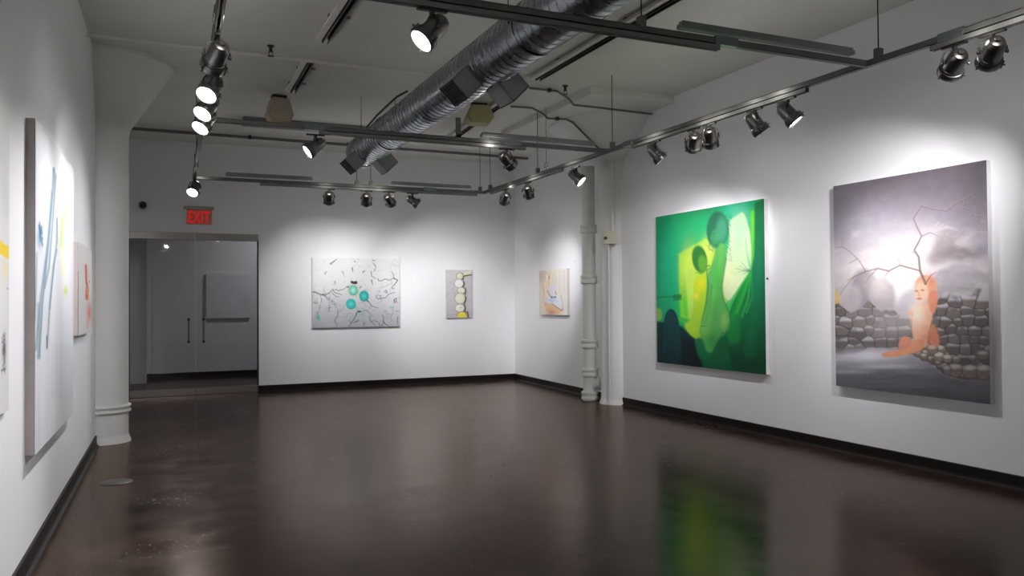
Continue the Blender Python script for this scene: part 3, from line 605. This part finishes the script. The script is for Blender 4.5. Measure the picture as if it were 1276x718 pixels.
# ------------------------------------------------------------------ lighting rails
ZR = 3.03                                                # rail underside
def rail(label, a, b, tracks=(), troughs=(), hangers=(), couplers=(), posts=(), group='ceiling lighting rails'):
    """a, b: ends (x, y). tracks/troughs/couplers: (t0, t1) along the rail in metres; hangers: distances"""
    A, B = Vector((*a, 0)), Vector((*b, 0)); d = (B - A).normalized(); L = (B - A).length
    root = empty('lighting_rail', ((a[0] + b[0]) / 2, (a[1] + b[1]) / 2, ZR)); tag(root, label, 'lighting rail', group)
    O = Vector(((a[0] + b[0]) / 2, (a[1] + b[1]) / 2, 0))
    def P(s, z): return A + d * s - O + Vector((0, 0, z))
    MB().channel(P(0, .021), P(L, .021), .042, .042).build('strut_channel', M['strut'], root)
    for s0, s1 in tracks: MB().channel(P(s0, -.019), P(s1, -.019), .040, .036, .003, .012, -1).build('lamp_track', M['track'], root)
    side = d.cross(Vector((0, 0, 1)))
    for s0, s1 in troughs:
        mb = MB(); mb.bar(P(s0, .082), P(s1, .082), .060, .030); mb.bar(P(s0 + .01, .106), P(s1 - .01, .106), .046, .018)
        mb.build('wire_trough', M['trough'], root, bevel=.003)
    for s in couplers: MB().bar(P(s - .09, .024), P(s + .09, .024), .056, .056).build('coupler', M['coupler'], root, bevel=.003)
    for s in hangers:
        h = MB().tube([P(s, .05), P(s, H - ZR)], .0045, 8).build('hanger_rod', M['dark'], root)
        MB().bar(P(s - .022, .062), P(s + .022, .062), .05, .085).build('hanger_clip', M['strut'], h, bevel=.003)
    for s in posts: MB().channel(P(s, .05) + Vector((0, 0, 0)), P(s, .05) + d * .045, .04, .04).bar(P(s + .02, .04), P(s + .02, .24), .042, .04).build('post', M['strut'], root)
    return root
XT = 4.6; YC = (4.17, 7.72, 11.36)
lx = lambda y: .34 + .024 * (y - 4.6)
rail('long grey lighting rail hung along the right wall', (XT, -2.5), (XT, YC[2] + .02), tracks=[(0, 6.15), (7.24, 9.72), (11.3, 13.6)], troughs=[], hangers=[3.0, 6.57, 10.12, 13.62, 12.0], couplers=[6.0, 9.78])
rail('lighting rail hung along the left wall above the white paintings', (lx(-2.5), -2.5), (lx(YC[2]), YC[2]), tracks=[(0, 10.2), (12.6, 13.7)], hangers=[3.0, 6.9, 12.55], couplers=[7.4])
rail('nearest grey cross rail, cut off by the top of the photo', (lx(YC[0]) + .03, YC[0]), (XT - .022, YC[0]), tracks=[(0.2, 2.95)], troughs=[(2.65, 4.10)], hangers=[2.37], couplers=[3.0, .3])
rail('middle grey cross rail passing under the duct', (lx(YC[1]) + .03, YC[1]), (XT - .022, YC[1]), tracks=[(1.0, 3.15)], troughs=[(2.65, 3.98)], hangers=[], couplers=[3.0, .95], posts=[2.38])
rail('farthest grey cross rail, in front of the back wall', (lx(YC[2]) + .03, YC[2]), (XT - .022, YC[2]), tracks=[(.8, 3.95)], troughs=[(.36, 1.5), (2.62, 3.85)], hangers=[2.12, 2.32, 4.0], couplers=[3.2])
# wire stirrup beside the right rail
st = MB(); st.tube([(0, 0, .14), (0, 0, H - 3.03)], .003, 8)
ring = [(0, .055 * math.cos(t_), .085 + .055 * math.sin(t_)) for t_ in np.linspace(0, PI, 14)]
st.tube(ring, .004, 8); st.tube([(0, -.058, .085), (0, .058, .085)], .004, 8); st.tube([(0, 0, .085), (0, 0, .045)], .003, 8)
o = st.build('hanging_wire_stirrup', M['dark'], loc=(XT, 9.25, 3.03)); tag(o, 'thin wire with a half round stirrup above the far end of right rail', 'wire hanger')

# ------------------------------------------------------------------ track spotlights
SP_GROUP = 'track spotlights'
def make_spot():
    root = empty('track_spotlight')
    ad = MB(); ad.box((-.085, -.014, -.014), (.085, .014, 0)); ad.lathe([(.016, -.034), (.016, -.012)], 16); ad.build('adapter', M['dark'], root, bevel=.002)
    yk = MB()
    prof = [(-.074, -.125), (-.074, -.085), (-.055, -.048), (-.028, -.034), (.028, -.034), (.055, -.048), (.074, -.085), (.074, -.125)]
    for (x0, z0), (x1, z1) in zip(prof, prof[1:]): yk.bar((x0, 0, z0), (x1, 0, z1), .016, .0045)
    y = yk.build('yoke', M['dark'], root)
    for s in (-1, 1): MB().lathe([(.011, 0), (.012, .003), (.012, .010), (.008, .013)], 14, Matrix.Translation((s * .074, 0, -.118)) @ Matrix.Rotation(s * PI / 2, 4, 'Y')).build('knob', M['bezel'], y, smooth=True)
    cn = MB(); cn.lathe([(.030, -.098), (.042, -.094), (.052, -.078), (.058, -.055), (.060, -.01), (.061, .030), (.066, .036), (.066, .050), (.0625, .052)], 36, ROT_Y)
    # vent slots ring and rear cord boss
    cn.lathe([(.016, -.112), (.018, -.108), (.018, -.090)], 16, ROT_Y)
    can = cn.build('can', M['can'], root, smooth=True, loc=(0, 0, -.118))
    rg = MB(); rg.lathe([(.066, .046), (.073, .048), (.075, .056), (.075, .094), (.072, .098), (.066, .098), (.064, .092), (.064, .050)], 36, ROT_Y, cap=False)
    bz = rg.build('bezel', M['bezel'], can, smooth=True)
    for k in range(3):
        cl = MB(); a = PI / 2 + k * 2 * PI / 3; cl.bar((.077 * math.cos(a), .040, .077 * math.sin(a)), (.077 * math.cos(a), .104, .077 * math.sin(a)), .010, .006)
        cl.lathe([(.005, -.004), (.006, .010), (.004, .014)], 10, Matrix.Translation((.080 * math.cos(a), .070, .080 * math.sin(a))) @ Matrix.Rotation(PI / 2 - a, 4, 'Y'))
        cl.build('clip', M['bezel'], can)
    ln = MB(); ln.lathe([(.064, .086), (.055, .089), (.035, .0915), (.015, .093), (.002, .0932)], 32, ROT_Y); ln.build('lens', M['lens'], can, smooth=True)
    return root
def children(o): return [c for c in bpy.data.objects if c.parent == o]
PROTO = make_spot(); PROTO_TREE = [(ch, children(ch)) for ch in children(PROTO)]
used = [False]
def spot(x, y, target, watt, label, along=0.0, z=ZR - .0385, cone=76, blend=1.0, group=None, lamp=True):
    first = not used[0]; used[0] = True
    root = PROTO if first else PROTO.copy()
    if not first: COL.objects.link(root)
    root.location = (x, y, z); root.rotation_euler = (0, 0, 0)
    tag(root, label, 'spotlight', group or SP_GROUP)
    d = Vector(target) - Vector((x, y, z - .118)); pan = math.atan2(-d.x, d.y); tilt = math.atan2(d.z, math.hypot(d.x, d.y))
    can = None
    for ch, gs in PROTO_TREE:
        o = ch if first else ch.copy()
        if not first:
            COL.objects.link(o); o.parent = root
            for g in gs: q = g.copy(); COL.objects.link(q); q.parent = o
        n = ch.name.split('.')[0]
        if n == 'adapter': o.rotation_euler = (0, 0, along)
        elif n == 'yoke': o.rotation_euler = (0, 0, pan)
        else: o.rotation_euler = (tilt, 0, pan); can = o
    if lamp:
        L = bpy.data.lights.new('spot_lamp', 'SPOT'); L.energy = watt * PW; L.spot_size = math.radians(cone); L.spot_blend = blend; L.shadow_soft_size = .03
        L.color = (.985, .97, 1.0)
        lo = bpy.data.objects.new('spot_lamp', L); COL.objects.link(lo); lo.parent = can
        lo.location = (0, .125, 0); lo.rotation_euler = (PI / 2, 0, 0)
        # unseen fill light added behind each can to brighten the ceiling
        K = bpy.data.lights.new('ceiling_fill', 'POINT'); K.energy = FILL; K.shadow_soft_size = .04; K.color = (1.0, .955, .90)
        ko = bpy.data.objects.new('ceiling_fill', K); COL.objects.link(ko); ko.parent = can; ko.location = (0, -.24, .0)
    return root
PW = 1.34; FILL = .50
AY = PI / 2
# left rail
spot(lx(5.1), 5.10, (-.47, 8.2, 1.0), 66, 'dark spotlight seen from behind, nearest of the column of lamps on the left rail', AY)
spot(lx(5.83), 5.83, (-.60, 4.6, .95), 60, 'glowing spotlight directly behind the nearest lamp on the left rail', AY)
spot(lx(6.42), 6.42, (-.60, 5.5, 1.3), 42, 'glowing spotlight third along the left rail, half hidden behind another', AY)
spot(lx(6.94), 6.94, (-.60, 6.1, 1.3), 34, 'glowing spotlight fourth and lowest of the bunch on the left rail', AY)
spot(lx(11.05), 11.05, (-.42, 9.3, .8), 44, 'small spotlight at the far corner of the left rail above the exit sign', AY)
# cross rails
spot(1.39, YC[0], (-.62, 3.9, .8), 56, 'large glowing spotlight on the nearest cross rail', 0)
spot(1.41, YC[1], (-.57, 7.6, 1.4), 40, 'glowing spotlight on middle cross rail left of the duct', 0)
spot(3.38, YC[1], (5.80, 8.6, 1.2), 12, 'spotlight on middle cross rail right of the duct, turned away', 0)
spot(2.26, YC[2], (2.6, YB, 1.5), 44, 'leftmost of the four spotlights on the farthest cross rail', 0)
spot(2.79, YC[2], (3.3, YB, 1.5), 34, 'second spotlight from the left on the farthest cross rail', 0)
spot(3.12, YC[2], (4.9, YB, 1.3), 64, 'third spotlight from the left on the farthest cross rail', 0)
spot(3.47, YC[2], (5.80, 10.8, 1.3), 20, 'sideways glowing spotlight, rightmost of four on the farthest cross rail', 0)
# right rail
spot(XT, 10.56, (4.85, YB, 1.2), 44, 'spotlight nearest the back end of the right rail', AY, cone=56)
spot(XT, 9.80, (5.88, 11.6, 1.45), 74, 'second spotlight from the back end of the right rail', AY, cone=50)
spot(XT, 8.46, (5.74, 7.3, 1.4), 20, 'glowing spotlight on right rail in front of the white soil pipe', AY)
spot(XT, 6.80, (5.74, 6.2, 1.3), 18, 'spotlight on right rail just past the middle cross rail', AY)
spot(XT, 6.17, (5.74, 8.1, 1.8), 58, 'left one of the close pair of spotlights above the green painting', AY, cone=56)
spot(XT, 5.93, (5.74, 7.2, 1.8), 52, 'right one of the close pair of spotlights above the green painting', AY, cone=56)
spot(XT, 5.33, (5.74, 4.8, 1.1), 38, 'tilted spotlight on right rail between the two large paintings', AY)
spot(XT, 4.95, (5.74, 3.85, .9), 5, 'brightly glowing tilted spotlight on right rail left of the rail joint', AY)
spot(XT, 3.49, (5.74, 5.4, 1.95), 64, 'shiny spotlight with lit rim, left one of the two near the right edge', AY, cone=60)
spot(XT, 3.24, (5.74, 4.75, 1.9), 54, 'dark spotlight closest to the top right corner', AY, cone=60)
OUT = 'unseen spotlights added further along the rails, outside the photo'  # unseen heads: fill for the room, the nearer left ones inferred from the lit wall
for x, y, tg, p in ((lx(3.3), 3.3, (-.62, 3.5, .9), 44), (lx(2.7), 2.7, (-.64, 2.4, 1.5), 34), (lx(.6), .6, (-.7, .2, 1.5), 34), (XT, 1.2, (5.74, .4, 1.5), 34), (XT, -1.0, (5.74, -1.6, 1.5), 40)):
    spot(x, y, tg, p, 'unseen spotlight added further along the rails outside the photo', AY, group=OUT)

# lobby lamp beyond the glass doors
spot(3.0, 14.9, (2.3, 16.47, 1.6), 40, 'spotlight in the lobby behind the back wall, out of sight', 0, z=H - .005, cone=110, group='lobby lamp')

# ------------------------------------------------------------------ duct
DC = Vector((2.482, 0, 3.338)); DR = .196; DY0, DY1 = -3.9, 10.36
root = empty('hanging_duct', (DC.x, 3.5, DC.z)); tag(root, 'round spiral galvanised air duct running along the ceiling', 'duct')
pitch = .098; nth = 48; sub = [0, .4, .80, .85, .87, .91, .93, .98]
turns = int((DY1 - DY0) / pitch)
vs = []; 
for i in range(turns):
    for s in sub:
        for k in range(nth):
            ph = k / nth; yy = DY0 + (i + s) * pitch
            ridge = .004 if .86 < s < .92 else 0
            # helical seam: shift along the axis with the angle
            vs.append((math.cos(2 * PI * ph), math.sin(2 * PI * ph), yy + ph * pitch * .999, DR + ridge))
nr = turns * len(sub); bm = bmesh.new()
V = [bm.verts.new((v[0] * v[3], v[2] - 3.5, v[1] * v[3])) for v in vs]
for r in range(nr):
    for k in range(nth):
        if k < nth - 1:
            if r < nr - 1: bm.faces.new((V[r * nth + k], V[r * nth + k + 1], V[(r + 1) * nth + k + 1], V[(r + 1) * nth + k]))
        else:                                            # close the helix onto the next turn
            q = r + len(sub)
            if q < nr - 0 and r < nr - 1 and q + 1 < nr + 0: bm.faces.new((V[r * nth + k], V[q * nth], V[(q + 1) * nth], V[(r + 1) * nth + k]))
mb = MB(); mb.bm.free(); mb.bm = bm
mb.build('spiral_pipe', M['duct'], root, smooth=True)
MB().lathe([(.02, DY1 - 3.5 - .012), (DR - .02, DY1 - 3.5 - .012), (DR + .009, DY1 - 3.5 - .01), (DR + .009, DY1 - 3.5 - .16), (DR + .001, DY1 - 3.5 - .165)], 48, ROT_Y, cap=False).build('end_cap', M['register'], root, smooth=True)
for y in (5.15, 9.0): MB().lathe([(DR + .004, y - 3.5 - .03), (DR + .010, y - 3.5 - .025), (DR + .010, y - 3.5 + .025), (DR + .004, y - 3.5 + .03)], 48, ROT_Y, cap=False).build('joint_band', M['duct'], root, smooth=True)
def register(y0, y1, sx):
    """square take-off box pointing down and outward at 45 degrees, louvred end"""
    R = Matrix.Rotation(math.radians(135 if sx > 0 else -135), 4, 'Y')    # local +z -> outward
    T = Matrix.Translation((0, (y0 + y1) / 2 - 3.5, 0)) @ R
    hy = (y1 - y0) / 2; w = .098; z0, z1 = DR - .07, DR + .165
    mb = MB()
    for lo, hi in (((-w, -hy, z0), (-w + .006, hy, z1)), ((w - .006, -hy, z0), (w, hy, z1)), ((-w, -hy, z0), (w, -hy + .006, z1)), ((-w, hy - .006, z0), (w, hy, z1))): mb.box(lo, hi, T)
    bx = mb.build('register_box', M['register'], root)
    g = MB(); g.box((-w + .004, -hy + .004, z1 - .03), (w - .004, hy - .004, z1 - .026), T)
    for lo, hi in (((-w, -hy, z1 - .008), (w, -hy + .016, z1 + .002)), ((-w, hy - .016, z1 - .008), (w, hy, z1 + .002)), ((-w, -hy, z1 - .008), (-w + .016, hy, z1 + .002)), ((w - .016, -hy, z1 - .008), (w, hy, z1 + .002))): g.box(lo, hi, T)
    for k in range(8):
        x = -w + .026 + k * (2 * w - .052) / 7; g.box((x - .003, -hy + .012, z1 - .022), (x + .003, hy - .012, z1 - .001), T)
    g.build('grille', M['grille'], bx)
register(6.01, 6.30, -1); register(5.94, 6.21, 1); register(9.88, 10.17, -1); register(9.78, 10.05, 1)
for y in (1.5, 5.15, 9.5): 
    for s in (-1, 1): MB().tube([(s * (DR + .012), y - 3.5, 0), (s * (DR + .012), y - 3.5, H - DC.z)], .004, 8).build('hanger_rod', M['dark'], root)
# flex cable lying on the duct's shoulder
MB().tube([(-.19, 9.3 - 3.5, .11), (-.175, 8.9 - 3.5, .16), (-.185, 8.4 - 3.5, .165), (-.17, 8.1 - 3.5, .185), (-.12, 7.9 - 3.5, .2)], .012, 10).build('cable', M['dark'], root, smooth=True)

# ------------------------------------------------------------------ things on the ceiling
def cstrut(name, label, pts, wz, cat, mat, z, ch=True, group=None):
    (x0, y0), (x1, y1) = pts; root = empty(name, ((x0 + x1) / 2, (y0 + y1) / 2, z))
    ox, oy = (x0 + x1) / 2, (y0 + y1) / 2
    a, b_ = (x0 - ox, y0 - oy, -wz / 2), (x1 - ox, y1 - oy, -wz / 2)
    MB().channel(a, b_, .06, wz, .004, .012, -1).build('channel', mat, root)
    d = (Vector(b_) - Vector(a)); L = d.length; d.normalize()
    lip = MB(); s = d.cross(Vector((0, 0, 1))) * .062
    lip.bar(Vector(a) - s, Vector(b_) - s, .05, wz * .5); lip.build('side_conduit', M['pale_pipe'], root)
    for k in range(max(2, int(L / 1.2))): p = Vector(a) + d * (L * (k + .5) / max(2, int(L / 1.2))); MB().bar(p - d * .02, p + d * .02, .19, .012).build('clamp', M['strut'], root, loc=(0, 0, wz / 2 - .006))
    tag(root, label, cat, group); return root
cstrut('ceiling_strut', 'dark slotted channel on the ceiling left of the duct, nearest stretch', [(1.49, -1.0), (1.47, 7.55)], .06, 'channel', M['dark'], H)
cstrut('ceiling_strut', 'short dark channel behind the pale ceiling pipe beside the tan box', [(1.47, 8.3), (1.49, 9.55)], .05, 'channel', M['dark'], H)
cstrut('ceiling_strut', 'stub of dark channel past the tan box left of the duct', [(1.49, 10.45), (1.50, 10.95)], .05, 'channel', M['dark'], H)
cstrut('ceiling_strut', 'dark channel on the ceiling along the right side of the duct', [(3.86, -1.0), (3.86, 7.95)], .06, 'channel', M['dark'], H)
cstrut('ceiling_strut', 'far dark channel behind the duct above the middle cross rail', [(3.90, 8.7), (4.13, 11.7)], .06, 'channel', M['dark'], H)
cb = MB(); cb.box((-.9, -.11, -.09), (.9, .11, 0)); cb.box((-.9, -.125, -.015), (.9, .125, 0))
tag(cb.build('ceiling_trunking', M['trough'], bevel=.004, loc=(2.0, 11.28, H)), 'pale grey flat trunking across the ceiling behind the duct end', 'trunking')
def pipe(name, label, pts, r, mat, clips=(), cat='conduit'):
    root = empty(name, pts[0]); O = Vector(pts[0])
    MB().tube([Vector(p) - O for p in pts], r, 14).build('tube', mat, root, smooth=True)
    for p in clips:
        p = Vector(p) - O; MB().box((p.x - .022, p.y - .022, p.z - r - .008), (p.x + .022, p.y + .022, p.z + r + .008)).build('coupling', M['dark'], root, bevel=.004)
    tag(root, label, cat); return root
pipe('ceiling_pipe', 'thin pale pipe running across the ceiling from the left wall to the duct', [(xl(8.08) - .01, 8.08, 3.80), (2.45, 8.14, 3.80), (3.2, 8.15, 3.80)], .017, M['pale_pipe'], cat='pipe')
pipe('ceiling_pipe', 'thin grey pipe along the top of the back wall behind the cross rails', [(xl(12.3) - .01, 12.28, 3.82), (5.82, 12.40, 3.82)], .022, M['conduit'], clips=[(1.3, 12.3, 3.82), (2.75, 12.33, 3.82), (5.3, 12.39, 3.82)], cat='pipe')
pipe('ceiling_conduit', 'upper grey conduit bending down the drop panel near the right column', [(3.95, 8.35, 3.84), (4.30, 8.35, 3.84), (4.50, 8.45, 3.80), (4.60, 8.50, 3.74), (4.9, 8.50, 3.74), (5.74, 8.55, 3.74)], .013, M['conduit'], clips=[(4.2, 8.35, 3.84)])
pipe('ceiling_conduit', 'lower grey conduit bending across the ceiling toward the soil pipe', [(4.10, 9.23, 3.84), (4.38, 9.20, 3.84), (4.56, 9.26, 3.80), (4.64, 9.27, 3.745), (4.88, 9.22, 3.745), (4.96, 9.19, 3.70), (5.49, 9.30, 3.34)], .013, M['conduit'], clips=[(4.76, 9.245, 3.745)])
def sprinkler(label, x, y):
    root = empty('ceiling_sprinkler', (x, y, H)); tag(root, label, 'sprinkler', 'ceiling sprinkler heads')
    MB().lathe([(.035, 0), (.035, -.008), (.018, -.012), (.014, -.05), (.020, -.052), (.020, -.062)], 20).build('body', M['dark'], root, smooth=True)
    mb = MB(); mb.lathe([(.030, -.100), (.032, -.103), (.004, -.106)], 20)
    for s in (-1, 1): mb.tube([(s * .015, 0, -.06), (s * .020, 0, -.08), (s * .006, 0, -.1)], .004, 8)
    mb.build('deflector', M['dark'], root, smooth=True)
sprinkler('small dark sprinkler head just above the pale ceiling pipe', 1.04, 8.0)
sprinkler('small dark sprinkler head above the bending conduits right of the duct', 4.33, 8.2)
def speaker(label, x, y, mat, s, rz, q=1.0):
    root = empty('ceiling_speaker', (x, y, H), rz); tag(root, label, 'speaker')
    MB().box((-.09 * s, -.05, -.05), (.09 * s, .05, 0)).build('bracket', M['dark'], root, bevel=.004)
    body = [(-.10 * s, -.045), (.10 * s, -.045), (.16 * s, -.25 * s * q), (.11 * s, -.36 * s * q), (-.11 * s, -.36 * s * q), (-.16 * s, -.25 * s * q)]
    b_ = MB().poly_prism(body, -.12 * s, .10 * s).build('body', mat, root, bevel=.015)
    fr = [(x * .86, -.045 + (z + .045) * .9 - .012) for x, z in body]
    MB().poly_prism(fr, -.128 * s, -.119 * s).build('front_cloth', mat, root, bevel=.003)
speaker('tan six sided box on the ceiling between the channels left of the duct', 1.38, 9.9, M['speaker'], .95, .1)
speaker('olive six sided box on the ceiling just right of the duct', 3.72, 9.35, M['olive'], 1.1, -.2, .68)

# ------------------------------------------------------------------ soil pipe, switch box, small wall things
px_, py_ = 5.615, 9.97
root = empty('soil_pipe', (px_, py_, 0)); tag(root, 'white cast iron soil pipe beside the half sunk column', 'pipe')
MB().lathe([(.095, .0), (.095, .02), (.093, .03), (.093, 3.29)], 32).build('pipe_length', M['pipe_paint'], root, smooth=True)
for z in (.075, .40, .80, 1.70, 2.41): MB().lathe([(.094, z - .062), (.118, z - .055), (.122, z - .03), (.112, z - .012), (.112, z + .012), (.122, z + .028), (.118, z + .055), (.094, z + .062)], 32, cap=False).build('collar', M['pipe_paint'], root, smooth=True)
cd = Vector((.45, -.80, .30)).normalized(); q = cd.to_track_quat('Z', 'Y').to_matrix().to_4x4(); q.translation = Vector((.02, -.02, .20))
co = MB().lathe([(.066, 0), (.066, .11), (.080, .115), (.084, .125), (.084, .165), (.078, .17), (.05, .17)], 24, q).build('cleanout', M['pipe_paint'], root, smooth=True)
MB().lathe([(.022, .17), (.022, .19), (.018, .194)], 6, q).build('plug', M['pipe_paint'], co)
pipe('wall_conduit', 'pale thin conduit dropping past the column to the cream switch box', [(5.50, 9.30, 3.30), (5.56, 9.30, 3.29), (5.60, 9.305, 3.22), (5.605, 9.31, 3.12), (5.605, 9.31, 2.32)], .014, M['pale_pipe'])
pipe('wall_conduit', 'pale thin conduit running down from the cream switch box', [(5.575, 9.36, 2.16), (5.575, 9.37, .06)], .010, M['pale_pipe'])
root = empty('switch_box', (5.585, 9.33, 2.24)); tag(root, 'cream square electrical box with a dark knob on the column', 'switch box')
root.rotation_euler = (0, 0, -.55)
MB().box((-.085, -.055, -.08), (.085, .035, .08)).build('box', M['switch'], root, bevel=.006)
MB().box((-.09, -.060, -.085), (.09, -.054, .085)).build('cover', M['switch'], root, bevel=.003)
MB().lathe([(.020, 0), (.020, .03), (.013, .032), (.013, .06), (.017, .062), (.017, .08)], 16, Matrix.Translation((-.06, -.06, -.01)) @ Matrix.Rotation(PI / 2, 4, 'X')).build('knob', M['dark'], root, smooth=True)
# exit sign
root = empty('exit_sign', (.656, YB, 2.612)); tag(root, 'red lit EXIT sign above the glass doors', 'exit sign')
MB().box((-.215, -.055, .225), (.215, 0, .275)).build('mount', M['stainless'], root, bevel=.006)
MB().box((-.183, -.040, 0), (.183, -.020, .225)).build('panel', M['exit_panel'], root, bevel=.002)
MB().box((-.186, -.042, -.002), (-.176, -.018, .225)).build('edge_highlight', M['white_plastic'], root)  # white strip stands in for the highlight on the sign's left side
cu = bpy.data.curves.new('lettering', 'FONT'); cu.body = 'EXIT'; cu.size = .215; cu.extrude = .002; cu.align_x = 'CENTER'; cu.offset = .004; cu.resolution_u = 2
to = bpy.data.objects.new('tmp', cu); COL.objects.link(to); dg = bpy.context.evaluated_depsgraph_get()
me = bpy.data.meshes.new_from_object(to.evaluated_get(dg)); bpy.data.objects.remove(to)
me.name = 'lettering'; me.materials.clear(); me.materials.append(M['exit_letters'])
xs = [v.co.x for v in me.vertices]; ys = [v.co.y for v in me.vertices]
for v in me.vertices: v.co.x = (v.co.x - (min(xs) + max(xs)) / 2) * .315 / (max(xs) - min(xs)); v.co.y = (v.co.y - min(ys)) * .185 / (max(ys) - min(ys))
o = bpy.data.objects.new('lettering', me); COL.objects.link(o); o.parent = root; o.location = (0, -.042, .018); o.rotation_euler = (PI / 2, 0, 0)
# round sensor
root = empty('mounted_sensor', (-.125, YB, 2.875)); tag(root, 'small round black device on the wall left of the exit sign', 'sensor')
MB().lathe([(.085, 0), (.085, .012), (.075, .02)], 32, Matrix.Rotation(PI / 2, 4, 'X')).build('plate', M['white_plastic'], root, smooth=True)
MB().lathe([(.056, .012), (.056, .05), (.045, .085), (.025, .10), (.004, .104)], 32, Matrix.Rotation(PI / 2, 4, 'X')).build('dome', M['black'], root, smooth=True)
# outlet on the left wall
root = empty('wall_outlet_socket', (xl(8.53), 8.53, .355), LW); tag(root, 'white socket plate low on the left wall before the column', 'socket')
MB().box((-.036, -.007, -.058), (.036, 0, .058)).build('plate', M['white_plastic'], root, bevel=.002)
for z in (-.02, .02): MB().lathe([(.015, 0), (.015, .002)], 16, Matrix.Translation((0, -.007, z)) @ Matrix.Rotation(PI / 2, 4, 'X')).build('receptacle', M['white_plastic'], root)
# caption card by the beige painting
yy = 10.83
o = MB().box((-.03, -.003, -.02), (.03, 0, .02)).build('hanging_caption_card', M['white_plastic'], loc=(xrf(yy), yy, 2.0)); o.rotation_euler = (0, 0, RW); tag(o, 'tiny white caption card beside the small beige painting', 'caption card')
# floor access plate
root = empty('floor_plate', (-.258, 7.11, 0)); tag(root, 'oval worn metal plate set in the floor before the left column', 'floor plate')
mb = MB(); mb.lathe([(.122, 0), (.122, .003), (.116, .005), (.02, .005)], 40); mb.build('plate', plain('worn_plate', (.045, .034, .026), .4, .4), root, smooth=True)

# ------------------------------------------------------------------ camera, world, view
f_, yaw, pitch, roll = 1009.47, .418145, .016463, -.0071749
fw = Vector((math.sin(yaw) * math.cos(pitch), math.cos(yaw) * math.cos(pitch), math.sin(pitch))); r0 = Vector((math.cos(yaw), -math.sin(yaw), 0)); u0 = r0.cross(fw)
r = r0 * math.cos(roll) + u0 * math.sin(roll); u = -r0 * math.sin(roll) + u0 * math.cos(roll)
cam = bpy.data.cameras.new('camera'); co = bpy.data.objects.new('camera', cam); COL.objects.link(co)
cam.sensor_width = 36; cam.lens = f_ / 1276 * 36; cam.clip_start = .05; cam.clip_end = 100
co.matrix_world = Matrix(((r.x, u.x, -fw.x, 0), (r.y, u.y, -fw.y, 0), (r.z, u.z, -fw.z, 1.4), (0, 0, 0, 1)))
scene.camera = co
wd = bpy.data.worlds.new('world'); scene.world = wd; wd.use_nodes = True; wd.node_tree.nodes['Background'].inputs[0].default_value = (.02, .02, .02, 1)
vs_ = scene.view_settings; vs_.view_transform = 'Standard'; vs_.look = 'None'; vs_.gamma = 1; vs_.use_curve_mapping = False; vs_.exposure = .72
cy_ = scene.cycles
try:
    cy_.use_denoising = True; cy_.max_bounces = 10; cy_.diffuse_bounces = 6; cy_.glossy_bounces = 4; cy_.transparent_max_bounces = 8; cy_.sample_clamp_indirect = 4
except Exception: pass
